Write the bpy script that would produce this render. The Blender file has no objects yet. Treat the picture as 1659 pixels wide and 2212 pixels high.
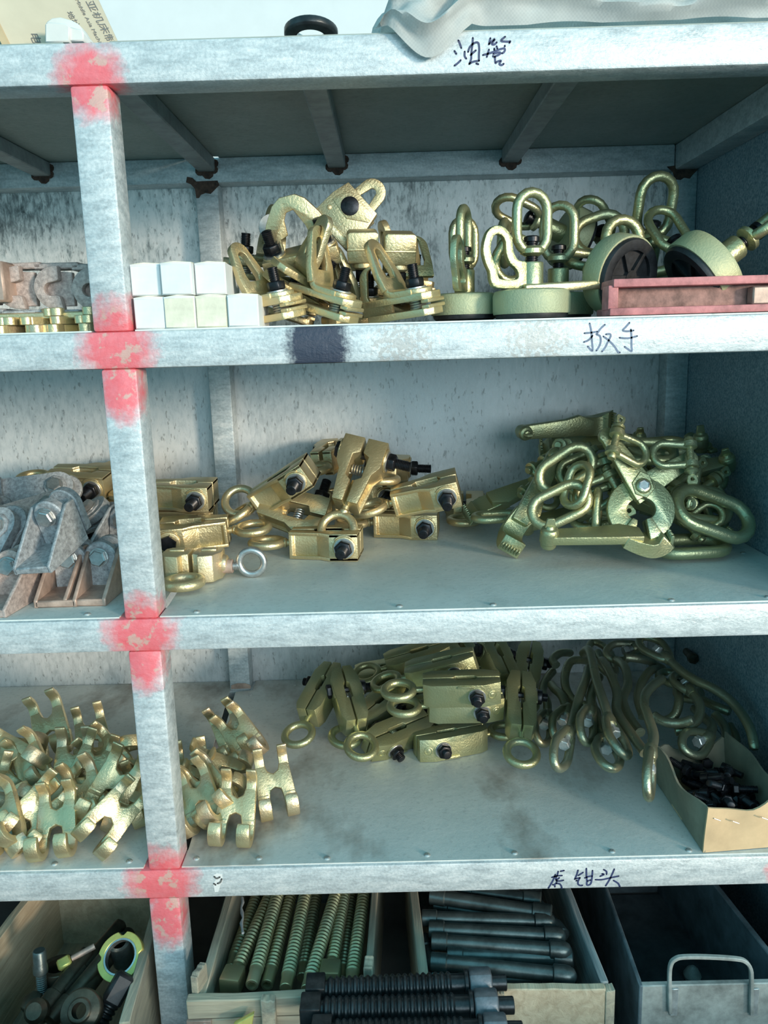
import bpy, bmesh, math, random
from mathutils import Vector as V, Matrix as M
R = math.radians
rnd = random.Random(7)
S = bpy.context.scene
COL = S.collection
# ------------------------------------------------------------------ camera
W, H, F = 1659.0, 2212.0, 1774.07
CO = V((0.39543, -1.13940, 0.01593))
RT = V((0.999631, 0.000735, -0.027160)); UP = V((0.026438, 0.204223, 0.978567)); FW = V((-0.006265, 0.978924, -0.204128))
cd = bpy.data.cameras.new('camera'); cam = bpy.data.objects.new('camera', cd); COL.objects.link(cam)
cd.sensor_fit = 'HORIZONTAL'; cd.sensor_width = 36; cd.lens = 36 * F / W; cd.clip_start = 0.01
cam.matrix_world = M(((RT.x, UP.x, -FW.x, CO.x), (RT.y, UP.y, -FW.y, CO.y), (RT.z, UP.z, -FW.z, CO.z), (0, 0, 0, 1)))
S.camera = cam
# ------------------------------------------------------------------ world, light, exposure
S.view_settings.view_transform = 'Standard'; S.view_settings.look = 'None'
S.view_settings.gamma = 1; S.view_settings.use_curve_mapping = False
S.view_settings.exposure = 0.0
wd = bpy.data.worlds.new('sky'); S.world = wd; wd.use_nodes = True
bg = wd.node_tree.nodes['Background']; bg.inputs[0].default_value = (0.25, 0.74, 0.93, 1); bg.inputs[1].default_value = 0.98
sd = bpy.data.lights.new('low_sun', 'SUN'); sd.energy = 3.3; sd.color = (1.0, 0.84, 0.66); sd.angle = R(9)
so = bpy.data.objects.new('low_sun', sd); COL.objects.link(so)
SD = V((-0.68 * math.cos(R(6.5)), 0.73 * math.cos(R(6.5)), -math.sin(R(6.5)))).normalized()   # direction the light travels
so.rotation_euler = SD.to_track_quat('-Z', 'Y').to_euler(); so.location = (2.5, -3, 1.5)

ad = bpy.data.lights.new('doorway_daylight', 'AREA'); ad.shape = 'RECTANGLE'; ad.size = 2.4; ad.size_y = 1.8; ad.energy = 105; ad.color = (0.88, 0.97, 1.0)
ao = bpy.data.objects.new('doorway_daylight', ad); COL.objects.link(ao); ao.location = (1.95, -4.2, 0.65); ao.rotation_euler = (R(90), 0, 0)

# ------------------------------------------------------------------ picture-to-place helpers (used once to read off positions)
def ray(px, py): return FW + RT * ((px - W / 2) / F) - UP * ((py - H / 2) / F)
def P(px, py, y):
    v = ray(px, py); return CO + v * ((y - CO.y) / v.y)
def Pz(px, py, z):
    v = ray(px, py); return CO + v * ((z - CO.z) / v.z)

# ------------------------------------------------------------------ node materials
def mat(name):
    m = bpy.data.materials.new(name); m.use_nodes = True
    return m, m.node_tree.nodes, m.node_tree.links, m.node_tree.nodes['Principled BSDF']
class N:
    """small node-graph helper"""
    def __init__(s, name, rough=0.5, metal=0.0, spec=0.5):
        s.m, s.n, s.l, s.b = mat(name)
        s.b.inputs['Roughness'].default_value = rough; s.b.inputs['Metallic'].default_value = metal
        s.b.inputs['Specular IOR Level'].default_value = spec
    def new(s, t, **k):
        n = s.n.new(t)
        for a, v in k.items(): setattr(n, a, v)
        return n
    def set(s, inp, v):
        if hasattr(v, 'is_output'): s.l.new(v, inp)
        elif isinstance(v, (tuple, list)) and len(v) == 3 and inp.type == 'RGBA': inp.default_value = (*v, 1)
        else: inp.default_value = v
    def pos(s): return s.new('ShaderNodeNewGeometry').outputs['Position']
    def obj(s): return s.new('ShaderNodeTexCoord').outputs['Object']
    def rand(s): return s.new('ShaderNodeObjectInfo').outputs['Random']
    def scale(s, v, sc, loc=(0, 0, 0)):
        n = s.new('ShaderNodeMapping'); s.l.new(v, n.inputs[0]); n.inputs['Scale'].default_value = sc; n.inputs['Location'].default_value = loc
        return n.outputs[0]
    def noise(s, v, sc, det=4, rough=0.55, dist=0.0, out='Fac'):
        n = s.new('ShaderNodeTexNoise'); s.l.new(v, n.inputs['Vector']); n.inputs['Scale'].default_value = sc
        n.inputs['Detail'].default_value = det; n.inputs['Roughness'].default_value = rough; n.inputs['Distortion'].default_value = dist
        return n.outputs[out]
    def voro(s, v, sc, feat='F1', out='Distance'):
        n = s.new('ShaderNodeTexVoronoi', feature=feat); s.l.new(v, n.inputs['Vector']); n.inputs['Scale'].default_value = sc
        return n.outputs[out]
    def ramp(s, f, stops):
        n = s.new('ShaderNodeValToRGB'); s.l.new(f, n.inputs[0]); e = n.color_ramp.elements
        while len(e) < len(stops): e.new(0.5)
        for x, (p, c) in zip(e, stops):
            x.position = p; x.color = (*c, 1) if isinstance(c, tuple) else (c, c, c, 1)
        return n.outputs[0]
    def mix(s, f, a, b, mode='MIX'):
        n = s.new('ShaderNodeMix', data_type='RGBA', blend_type=mode)
        s.set(n.inputs[0], f); s.set(n.inputs[6], a); s.set(n.inputs[7], b); return n.outputs[2]
    def math(s, op, a, b=None, clamp=False):
        n = s.new('ShaderNodeMath', operation=op, use_clamp=clamp); s.set(n.inputs[0], a)
        if b is not None: s.set(n.inputs[1], b)
        return n.outputs[0]
    def map(s, f, a, b, c=0.0, d=1.0):
        n = s.new('ShaderNodeMapRange'); s.l.new(f, n.inputs[0])
        for i, v in zip((1, 2, 3, 4), (a, b, c, d)): n.inputs[i].default_value = v
        return n.outputs[0]
    def blob(s, v, c, r):
        """distance from c in units of the radii r"""
        a = s.new('ShaderNodeVectorMath', operation='SUBTRACT'); s.l.new(v, a.inputs[0]); a.inputs[1].default_value = c
        b = s.new('ShaderNodeVectorMath', operation='DIVIDE'); s.l.new(a.outputs[0], b.inputs[0]); b.inputs[1].default_value = r
        d = s.new('ShaderNodeVectorMath', operation='LENGTH'); s.l.new(b.outputs[0], d.inputs[0]); return d.outputs['Value']
    def bump(s, f, st=0.2, dist=0.002):
        n = s.new('ShaderNodeBump'); n.inputs['Strength'].default_value = st; n.inputs['Distance'].default_value = dist
        s.l.new(f, n.inputs['Height']); s.l.new(n.outputs[0], s.b.inputs['Normal'])
    def col(s, v): s.set(s.b.inputs['Base Color'], v)
    def rough(s, v): s.set(s.b.inputs['Roughness'], v)

# shelf numbers, metres: rail undersides, rail height, back
Z1, Z2, Z3, Z4, RH = 0.3466, -0.0122, -0.4216, -0.8332, 0.05
PX, PW, PD, DB, DD = 0.0024, 0.0492, 0.0541, 0.6721, 0.7264
RX = 1.0058                                      # left edge of the right hand posts
XR = RX + PW
T1, T2, T3, T4 = Z1 + RH, Z2 + RH, Z3 + RH, Z4 + RH

def frame_paint():
    g = N('silver_frame_paint', 0.42, 0.15)
    p = g.pos()
    n1 = g.noise(g.scale(p, (22, 40, 80)), 1.0, 6, 0.68)
    n2 = g.noise(p, 240, 3, 0.6)
    c = g.ramp(n1, [(0.3, (0.30, 0.35, 0.37)), (0.5, (0.44, 0.50, 0.52)), (0.72, (0.60, 0.65, 0.66))])
    c = g.mix(0.25, c, g.ramp(n2, [(0.35, 0.30), (0.65, 0.85)]), 'OVERLAY')
    wob = g.noise(p, 55, 4, 0.6)
    red = None
    xs = PX + PW / 2
    for cx, cz, rx, rz in ((xs, Z1 + 0.005, .050, .052), (xs + .004, Z2 + .028, .058, .072), (xs + .004, Z2 - .03, .036, .05), (xs, Z3 + .03, .060, .062), (xs, Z3 - .015, .036, .055),
                           (xs - .004, Z4 + .03, .062, .066), (xs, Z4 - .035, .036, .06), (RX + .024, Z4 + .025, .062, .06), (RX + .024, Z3 + .025, .055, .06), (RX + .024, Z2 + .025, .05, .06)):
        f = g.math('ADD', g.blob(p, (cx, 0.01, cz), (rx, .05, rz)), g.math('MULTIPLY', g.math('SUBTRACT', wob, 0.5), 0.9))
        f = g.map(f, 1.08, 0.55)
        red = f if red is None else g.math('MAXIMUM', red, f)
    c = g.mix(g.math('MULTIPLY', red, 0.93), c, g.mix(g.noise(p, 90, 4), (0.78, 0.07, 0.09), (0.80, 0.22, 0.25)))
    # bare weld filler breaking through the spray
    fil = g.math('MULTIPLY', g.map(g.noise(p, 38, 5, 0.6), 0.55, 0.60), g.map(red, 0.55, 0.8))
    c = g.mix(g.math('MULTIPLY', fil, 0.8), c, (0.56, 0.40, 0.34))
    # one sprayed black patch and worn spots on the second rail
    bp = P(686, 748, 0)
    k = g.math('ADD', g.blob(p, (bp.x, 0, bp.z), (.046, .05, .062)), g.math('MULTIPLY', g.math('SUBTRACT', g.noise(p, 120, 5, 0.7), 0.5), 0.7))
    c = g.mix(g.map(k, 1.06, 0.72, 0, .97), c, (0.012, 0.02, 0.045))
    for q in (P(870, 745, 0), P(1160, 735, 0)):
        k = g.math('ADD', g.blob(p, (q.x, 0, q.z), (.042, .05, .03)), g.math('MULTIPLY', g.map(g.noise(p, 150, 4), .45, .6), 1.0))
        c = g.mix(g.map(k, 1.15, 1.0, 0, .6), c, (0.34, 0.33, 0.31))
    g.col(c); g.rough(g.map(n1, 0.3, 0.7, 0.36, 0.55))
    g.bump(g.math('ADD', g.noise(g.scale(p, (60, 60, 110)), 1.0, 5, 0.7), g.math('MULTIPLY', n2, 0.25)), 0.55, 0.002)
    return g.m

def back_sheet():
    g = N('spangled_zinc_sheet', 0.48, 0.35)
    p = g.pos()
    st = g.noise(g.scale(p, (95, 95, 34)), 1.0, 6, 0.72, 0.4)
    big = g.noise(p, 5, 3, 0.5)
    low = g.math('ADD', st, g.math('MULTIPLY', g.math('SUBTRACT', big, 0.5), 0.45))
    c = g.ramp(low, [(0.28, (0.13, 0.15, 0.155)), (0.42, (0.36, 0.40, 0.41)), (0.54, (0.58, 0.62, 0.63)), (0.72, (0.74, 0.76, 0.76))])
    # the sheet of the top bay is far more weathered, lower ones pale
    top = g.map(g.new_sep(p), -0.02, 0.02)
    pale = g.mix(0.62, c, (0.60, 0.635, 0.65))
    low2 = g.math('ADD', low, g.math('MULTIPLY', g.math('SUBTRACT', g.noise(g.scale(p, (16, 16, 9)), 1.0, 4, .6), .5), .55))
    wx = g.ramp(low2, [(0.20, (0.07, 0.08, 0.08)), (0.37, (0.33, 0.36, 0.36)), (0.49, (0.66, 0.69, 0.68)), (0.64, (0.84, 0.85, 0.84))])
    c = g.mix(top, pale, wx)
    pit = g.map(g.noise(g.scale(p, (170, 170, 60)), 1.0, 2, 0.5), 0.63, 0.70)
    c = g.mix(g.math('MULTIPLY', pit, 0.55), c, (0.16, 0.17, 0.17))
    g.col(c); g.rough(g.map(st, 0.3, 0.7, 0.42, 0.62)); g.bump(st, 0.12, 0.001)
    return g.m
def _sep(s, v):
    n = s.new('ShaderNodeSeparateXYZ'); s.l.new(v, n.inputs[0]); return n.outputs['Z']
N.new_sep = _sep

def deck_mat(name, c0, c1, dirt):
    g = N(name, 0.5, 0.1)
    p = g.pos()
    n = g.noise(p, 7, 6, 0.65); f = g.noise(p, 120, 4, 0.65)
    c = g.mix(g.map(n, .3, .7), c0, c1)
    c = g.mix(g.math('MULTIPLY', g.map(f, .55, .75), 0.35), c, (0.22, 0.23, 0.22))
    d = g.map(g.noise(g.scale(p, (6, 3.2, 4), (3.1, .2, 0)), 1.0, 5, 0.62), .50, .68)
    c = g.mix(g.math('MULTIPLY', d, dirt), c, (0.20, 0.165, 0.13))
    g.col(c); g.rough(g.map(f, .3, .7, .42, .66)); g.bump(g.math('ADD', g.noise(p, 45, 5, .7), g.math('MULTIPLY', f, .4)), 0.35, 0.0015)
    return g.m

def plated(name, a, b, c3, rough=0.36, metal=0.75, grain=0.5, gs=260):
    """zinc plated forging: colour drifts a little from piece to piece and over a piece"""
    g = N(name, rough, metal)
    o = g.obj(); r = g.rand()
    mv = g.new('ShaderNodeVectorMath', operation='ADD'); g.l.new(o, mv.inputs[0])
    cb = g.new('ShaderNodeCombineXYZ'); g.l.new(g.math('MULTIPLY', r, 7.0), cb.inputs[0]); g.l.new(cb.outputs[0], mv.inputs[1])
    n = g.noise(mv.outputs[0], 14, 3, .55); f = g.noise(mv.outputs[0], gs, 3, .6)
    c = g.mix(g.map(n, .35, .65), a, b)
    c = g.mix(g.math('MULTIPLY', g.map(g.noise(mv.outputs[0], 9, 2), .52, .66), .55), c, c3)
    c = g.mix(g.math('MULTIPLY', r, .25), c, (a[0] * .62, a[1] * .66, a[2] * .60))
    g.col(c); g.rough(g.map(n, .3, .7, rough - .06, rough + .12)); g.bump(f, grain, 0.0008)
    return g.m

def plain(name, c, rough=.5, metal=0.0, var=.25, sc=40, bump=.15, dark=None, spec=.5):
    g = N(name, rough, metal, spec)
    o = g.obj(); n = g.noise(o, sc, 5, .65)
    d = dark or tuple(x * (1 - 2 * var) for x in c)
    g.col(g.mix(g.map(n, .3, .7), d, tuple(min(1, x * (1 + var * .5)) for x in c)))
    g.bump(g.noise(o, sc * 5, 4, .6), bump, .001)
    return g.m

def wood(name, a, b, along=0):
    g = N(name, .78)
    o = g.obj(); s = [70, 70, 70]; s[along] = 5
    n = g.noise(g.scale(o, tuple(s)), 1.0, 5, .65, .6); big = g.noise(o, 6, 3)
    c = g.mix(g.map(n, .34, .66), a, b)
    c = g.mix(g.math('MULTIPLY', g.map(big, .5, .66), .5), c, tuple(x * .45 for x in a))
    g.col(c); g.bump(n, .7, .003)
    return g.m

MT = {}
MT['frame'] = frame_paint()
MT['back'] = back_sheet()
MT['deck'] = deck_mat('dusty_deck_sheet', (0.54, 0.61, 0.59), (0.67, 0.71, 0.68), .25)
MT['deck_dirty'] = deck_mat('soiled_deck_sheet', (0.53, 0.58, 0.56), (0.66, 0.68, 0.65), .80)
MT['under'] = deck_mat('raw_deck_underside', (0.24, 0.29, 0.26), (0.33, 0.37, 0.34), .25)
MT['bar'] = plain('grey_cross_bar_paint', (0.30, 0.33, 0.33), .5, .1, .2, 30)
MT['rust'] = plain('burnt_weld_rust', (0.09, 0.05, 0.035), .8, 0, .4, 90)
MT['rivet'] = plain('rivet_zinc', (0.62, 0.65, 0.64), .35, .6)
MT['gold'] = plated('yellow_zinc_plating', (0.68, 0.54, 0.30), (0.60, 0.51, 0.30), (0.53, 0.53, 0.37), .37, .82, .9)
MT['gold_green'] = plated('olive_zinc_plating', (0.48, 0.46, 0.25), (0.40, 0.43, 0.26), (0.39, 0.46, 0.33), .35, .82, .9)
MT['gold_pale'] = plated('pale_zinc_plating', (0.74, 0.60, 0.34), (0.66, 0.58, 0.36), (0.72, 0.55, 0.44), .36, .8, .9)
MT['drum'] = plated('green_gold_drum_paint', (0.43, 0.43, 0.25), (0.35, 0.39, 0.26), (0.50, 0.46, 0.26), .5, .3, .9, 330)
MT['black'] = plain('black_oxide_steel', (0.022, 0.023, 0.028), .33, .5, .4, 60)
MT['rubber'] = plain('black_rubber', (0.02, 0.021, 0.024), .5, 0, .4, 60)
MT['steel'] = plain('bright_bolt_steel', (0.60, 0.61, 0.60), .32, .85, .2, 60)
MT['cast'] = plain('grey_pink_casting', (0.54, 0.44, 0.40), .6, .25, .25, 160, .9)
MT['cast_blue'] = plain('grey_blue_casting', (0.46, 0.49, 0.51), .5, .4, .28, 160, .9)
MT['cast_brown'] = plain('brownish_weldment_steel', (0.52, 0.38, 0.31), .52, .35, .25, 30, .3)
MT['white_card'] = plain('white_carton_card', (0.68, 0.71, 0.71), .7, 0, .06, 30)
MT['cream_card'] = plain('cream_carton_card', (0.70, 0.69, 0.55), .7, 0, .10, 60)
MT['white_plastic'] = plain('white_plastic', (0.62, 0.62, 0.59), .4, 0, .03, 30)
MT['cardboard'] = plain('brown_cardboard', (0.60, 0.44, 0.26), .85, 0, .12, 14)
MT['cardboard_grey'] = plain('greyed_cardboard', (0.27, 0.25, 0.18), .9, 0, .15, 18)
MT['ink'] = plain('marker_ink', (0.035, 0.05, 0.13), .5, 0, .2, 30)
MT['ink_faded'] = plain('faded_marker_ink', (0.16, 0.21, 0.31), .6, 0, .2, 30)
MT['print'] = plain('dark_print_ink', (0.13, 0.14, 0.14), .7, 0, .1, 30)
MT['red'] = plain('chalky_red_paint', (0.62, 0.22, 0.22), .6, 0, .25, 35, .5)
MT['red_in'] = plain('worn_brown_red_paint', (0.34, 0.19, 0.16), .7, 0, .3, 60, .5)
MT['wood'] = wood('weathered_crate_wood', (0.30, 0.27, 0.21), (0.50, 0.44, 0.32), 1)
MT['wood_x'] = wood('weathered_crate_wood_cross', (0.32, 0.29, 0.22), (0.54, 0.47, 0.34), 0)
MT['wood_warm'] = wood('warm_crate_wood', (0.46, 0.36, 0.24), (0.64, 0.54, 0.38), 1)
MT['wood_blue'] = wood('grey_worn_wood', (0.16, 0.19, 0.20), (0.36, 0.38, 0.37), 1)
MT['dark_rod'] = plain('dark_oiled_steel', (0.055, 0.062, 0.066), .36, .7, .3, 40, .2)
MT['rod'] = plated('oiled_brassy_screw', (0.54, 0.47, 0.26), (0.44, 0.43, 0.27), (0.46, 0.48, 0.35), .38, .75, .3)
MT['bar_green'] = plain('oily_grey_green_steel', (0.15, 0.18, 0.175), .36, .7, .3, 25, .3)
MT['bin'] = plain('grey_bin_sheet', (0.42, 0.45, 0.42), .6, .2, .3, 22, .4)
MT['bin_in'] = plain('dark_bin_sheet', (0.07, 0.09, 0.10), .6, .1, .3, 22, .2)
MT['wall'] = plain('whitewashed_wall', (0.62, 0.66, 0.67), .9, 0, .03, 8, .1)
MT['ground'] = plain('dark_concrete', (0.12, 0.115, 0.11), .9, 0, .2, 8, .2)
MT['yellow'] = plain('yellow_passivated_steel', (0.72, 0.66, 0.20), .4, .5, .12, 40)
MT['brown_part'] = plain('oily_brown_steel', (0.10, 0.085, 0.06), .4, .6, .3, 40)
MT['dust'] = plain('cobweb_dust', (0.30, 0.32, 0.33), .95, 0, .2, 60)

# ------------------------------------------------------------------ mesh helpers
def frame_of(d, up=V((0, 0, 1))):
    x = V(d).normalized(); z = V(up) - x * V(up).dot(x)
    if z.length < 1e-5: z = V((0, 1, 0)) - x * x.y
    z.normalize(); y = z.cross(x); return x, y, z
def fmat(o, d, up=(0, 0, 1)):
    x, y, z = frame_of(d, V(up)); return M(((x.x, y.x, z.x, o[0]), (x.y, y.y, z.y, o[1]), (x.z, y.z, z.z, o[2]), (0, 0, 0, 1)))
def B(): return bmesh.new()
def quad_loops(bm, loops, closed_u=True, cap=True):
    vs = [[bm.verts.new(p) for p in L] for L in loops]; n = len(vs[0])
    for a, b in zip(vs, vs[1:]):
        for i in range(n if closed_u else n - 1):
            j = (i + 1) % n; bm.faces.new((a[i], a[j], b[j], b[i]))
    if cap:
        bm.faces.new(list(reversed(vs[0]))); bm.faces.new(vs[-1])
    return vs
def box(bm, c, s, m=None):
    hx, hy, hz = s[0] / 2, s[1] / 2, s[2] / 2; c = V(c)
    L = [[V((x, y, z)) for x, y in ((-hx, -hy), (hx, -hy), (hx, hy), (-hx, hy))] for z in (-hz, hz)]
    L = [[(m @ p if m else p) + c for p in l] for l in L]; quad_loops(bm, L); return bm
def bx(bm, a, b):
    a, b = V(a), V(b); return box(bm, (a + b) / 2, b - a)
def prism(bm, poly, z0, z1, m=None):
    if sum(a[0] * b[1] - b[0] * a[1] for a, b in zip(poly, poly[1:] + poly[:1])) < 0: poly = poly[::-1]
    m = m or M()
    quad_loops(bm, [[m @ V((x, y, z)) for x, y in poly] for z in (z0, z1)]); return bm
def ann(bm, outer, inner, z0, z1, m=None):
    """plate with a hole: outer and inner loops of the same length, same turn"""
    m = m or M(); n = len(outer)
    vo = [[bm.verts.new(m @ V((x, y, z))) for x, y in outer] for z in (z0, z1)]
    vi = [[bm.verts.new(m @ V((x, y, z))) for x, y in inner] for z in (z0, z1)]
    for i in range(n):
        j = (i + 1) % n
        bm.faces.new((vo[0][i], vo[0][j], vo[1][j], vo[1][i])); bm.faces.new((vi[0][j], vi[0][i], vi[1][i], vi[1][j]))
        bm.faces.new((vo[1][i], vo[1][j], vi[1][j], vi[1][i])); bm.faces.new((vo[0][j], vo[0][i], vi[0][i], vi[0][j]))
    return bm
def lathe(bm, prof, o=(0, 0, 0), d=(0, 0, 1), seg=16, twist=0.0, cap=True):
    """prof: (radius, height) along d"""
    x, y, z = frame_of(d, V((0.3, 0.2, 1)) if abs(V(d).normalized().z) < .9 else V((1, 0, 0)))
    o = V(o); L = []
    for r, h in prof: L.append([o + x * h + (y * math.cos(a) + z * math.sin(a)) * max(r, 1e-5) for a in (2 * math.pi * i / seg + twist for i in range(seg))])
    quad_loops(bm, L, True, cap); return bm
def cyl(bm, a, b, r, seg=14, r2=None): 
    a, b = V(a), V(b); return lathe(bm, [(r, 0), (r if r2 is None else r2, (b - a).length)], a, b - a, seg)
def hexp(bm, a, b, r): 
    a, b = V(a), V(b); l = (b - a).length; c = .12 * r
    return lathe(bm, [(r * .88, 0), (r, c), (r, l - c), (r * .88, l)], a, b - a, 6)
def screw(bm, a, b, r, pitch, seg=12, depth=.16, lead=1):
    """threaded stud from a to b"""
    a, b = V(a), V(b); l = (b - a).length; n = max(2, int(l / pitch)); pr = [(r * .8, 0)]
    for i in range(n):
        h = l * (i + .0) / n; q = l / n
        pr += [(r * (1 - depth), h + q * .08), (r, h + q * .38), (r, h + q * .62), (r * (1 - depth), h + q * .95)]
    pr.append((r * .8, l)); return lathe(bm, pr, a, b - a, seg)
def sweep(bm, pts, r, seg=10, closed=False, up=None, flat=None):
    """round (or elliptic) bar along points; r number or list; flat = (width factor, height factor)"""
    pts = [V(p) for p in pts]; n = len(pts); rs = r if isinstance(r, (list, tuple)) else [r] * n
    T = []
    for i in range(n):
        a = pts[(i - 1) % n] if (closed or i) else pts[0]; b = pts[(i + 1) % n] if (closed or i < n - 1) else pts[-1]
        T.append((b - a).normalized())
    u = V(up) if up else (V((0, 0, 1)) if abs(T[0].z) < .9 else V((1, 0, 0)))
    L = []
    for i in range(n):
        if up: u = V(up)
        u = (u - T[i] * u.dot(T[i])).normalized(); w = T[i].cross(u)
        fw_, fh_ = flat or (1, 1)
        L.append([pts[i] + (w * math.cos(a) * fw_ + u * math.sin(a) * fh_) * rs[i] for a in (2 * math.pi * k / seg for k in range(seg))])
    if closed:
        vs = [[bm.verts.new(p) for p in l] for l in L]
        # match the seam
        for i in range(n):
            A, Bv = vs[i], vs[(i + 1) % n]; s = 0
            if i == n - 1: s = min(range(seg), key=lambda q: (L[-1][0] - L[0][q]).length)
            for k in range(seg): bm.faces.new((A[k], A[(k + 1) % seg], Bv[(k + 1 + s) % seg], Bv[(k + s) % seg]))
    else: quad_loops(bm, L)
    return bm
def strip(bm, pts, w, t, side):
    """rectangular bar along points; w along side, t across; w and t may be lists"""
    pts = [V(p) for p in pts]; n = len(pts); side = V(side).normalized(); L = []
    for i in range(n):
        d = (pts[min(i + 1, n - 1)] - pts[max(i - 1, 0)]).normalized(); nn = side.cross(d).normalized()
        a = (w[i] if isinstance(w, (list, tuple)) else w) / 2; b = (t[i] if isinstance(t, (list, tuple)) else t) / 2
        L.append([pts[i] + side * sx * a + nn * sy * b for sx, sy in ((-1, -1), (1, -1), (1, 1), (-1, 1))])
    quad_loops(bm, L); return bm
def spline(pts, k=6):
    """Catmull-Rom through the points"""
    pts = [V(p) for p in pts]; out = []
    for i in range(len(pts) - 1):
        p0 = pts[max(i - 1, 0)]; p1 = pts[i]; p2 = pts[i + 1]; p3 = pts[min(i + 2, len(pts) - 1)]
        for j in range(k):
            t = j / k; out.append(.5 * ((2 * p1) + (p2 - p0) * t + (2 * p0 - 5 * p1 + 4 * p2 - p3) * t * t + (3 * p1 - p0 - 3 * p2 + p3) * t ** 3))
    out.append(pts[-1]); return out
def arc(cx, cy, r, a0, a1, n, ry=None):
    return [(cx + r * math.cos(R(a0 + (a1 - a0) * i / n)), cy + (ry or r) * math.sin(R(a0 + (a1 - a0) * i / n))) for i in range(n + 1)]
def coil(bm, a, b, r, wire, turns, seg=5, n=10):
    x, y, z = frame_of(V(b) - V(a)); l = (V(b) - V(a)).length; k = turns * n
    return sweep(bm, [V(a) + x * (l * i / k) + (y * math.cos(2 * math.pi * i / n) + z * math.sin(2 * math.pi * i / n)) * r for i in range(k + 1)], wire, seg)
def done(bm, name, bevel=0.0, ang=32, seg=1, smooth=True, sharp=38):
    bmesh.ops.recalc_face_normals(bm, faces=bm.faces)
    if bevel:
        es = [e for e in bm.edges if len(e.link_faces) == 2 and e.calc_face_angle(0) > R(ang)]
        bmesh.ops.bevel(bm, geom=es, offset=bevel, segments=seg, affect='EDGES', clamp_overlap=True, profile=.5)
    me = bpy.data.meshes.new(name); bm.to_mesh(me); bm.free()
    if smooth:
        me.polygons.foreach_set('use_smooth', [True] * len(me.polygons)); me.set_sharp_from_angle(angle=R(sharp))
    return me

# ------------------------------------------------------------------ scene-object helpers
def tag(o, label=None, cat=None, group=None, kind=None):
    for k, v in (('label', label), ('category', cat), ('group', group), ('kind', kind)):
        if v: o[k] = v
    return o
def obj(name, me, material, parent=None, m=None):
    if isinstance(me, bmesh.types.BMesh): me = done(me, name)
    if not me.materials: me.materials.append(MT[material])
    o = bpy.data.objects.new(name, me); COL.objects.link(o)
    if m is not None: o.matrix_local = m
    if parent: o.parent = parent
    return o
def empty(name, m=None, label=None, cat=None, group=None):
    o = bpy.data.objects.new(name, None); COL.objects.link(o); o.empty_display_size = .02
    if m is not None: o.matrix_world = m
    return tag(o, label, cat, group)
def make(name, parts, m, label, cat, group=None):
    """a thing from part specs (name, mesh, material[, [sub specs]]); alike things share the meshes"""
    e = empty(name, m, label, cat, group)
    for sp in parts:
        o = obj(sp[0], sp[1], sp[2], e)
        for q in (sp[3] if len(sp) > 3 else ()): obj(q[0], q[1], q[2], o)
    return e
def settle(e):
    """lift a thing out of the deck it rests on and slide it clear of post, back and side sheets"""
    bpy.context.view_layer.update()
    pts = [o.matrix_world @ v.co for o in e.children_recursive if o.type == 'MESH' for v in o.data.vertices]
    c = e.matrix_world.translation
    dk = next((t + .0025 for t in (T1, T2, T3, T4) if c.z > t - .02), None)
    if dk is None: return e
    lo = V([min(p[i] for p in pts) for i in range(3)]); hi = V([max(p[i] for p in pts) for i in range(3)]); d = V((0, 0, 0))
    if lo.z < dk: d.z = dk - lo.z
    y0 = PD + .004 if (lo.x < PX + PW + .002 and hi.x > PX - .002) else .006
    if hi.y > DB - .003: d.y = DB - .003 - hi.y
    if lo.y + d.y < y0: d.y = y0 - lo.y
    if hi.x > XR - .003: d.x = XR - .003 - hi.x
    e.location = e.location + d; return e
def pose(a, b, up=(0, 0, 1), t=.5):
    """matrix with +X from a to b and +Z near up, sitting at a + t(b - a)"""
    return fmat(V(a) + (V(b) - V(a)) * t, V(b) - V(a), up)
def sack_mat():
    g = N('woven_sack_fabric', .6)
    o = g.pos(); n = g.noise(o, 18, 4)
    br = g.new('ShaderNodeTexBrick'); g.l.new(g.scale(o, (1, 1, 1)), br.inputs['Vector'])
    ck = g.new('ShaderNodeTexChecker'); g.l.new(g.scale(o, (420, 150, 420)), ck.inputs['Vector']); ck.inputs['Scale'].default_value = 1.0
    c = g.mix(g.map(n, .3, .7), (0.60, 0.63, 0.62), (0.78, 0.79, 0.76))
    c = g.mix(.10, c, g.mix(ck.outputs['Fac'], (0.35, 0.38, 0.38), (0.85, 0.85, 0.82)))
    g.n.remove(br)
    g.col(c); g.bump(ck.outputs['Fac'], .25, .0008); return g.m
MT['sack'] = sack_mat()
MT['cardboard_pale'] = plain('pale_brown_carton', (0.47, 0.43, 0.33), .85, 0, .05, 14)
MT['hook_steel'] = plated('dull_olive_hook_plating', (0.40, 0.39, 0.25), (0.31, 0.33, 0.24), (0.37, 0.40, 0.31), .33, .85, .8)

MT['steel_dark'] = plain('grey_nut_steel', (0.22, 0.23, 0.25), .45, .6, .2, 50, .3)
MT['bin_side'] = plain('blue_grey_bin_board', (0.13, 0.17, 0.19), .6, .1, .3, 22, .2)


def shaded_side_sheet():  # speckled zinc sheet with the bluish shade of the side panels painted in
    g = N('speckled_shade_tinted_sheet', .5, .3)
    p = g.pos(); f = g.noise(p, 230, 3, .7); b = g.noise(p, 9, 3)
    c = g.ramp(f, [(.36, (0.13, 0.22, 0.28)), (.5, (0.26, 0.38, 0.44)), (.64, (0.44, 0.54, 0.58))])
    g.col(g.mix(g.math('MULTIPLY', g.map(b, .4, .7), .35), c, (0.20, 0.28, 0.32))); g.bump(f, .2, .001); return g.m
MT['side'] = shaded_side_sheet()

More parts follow.
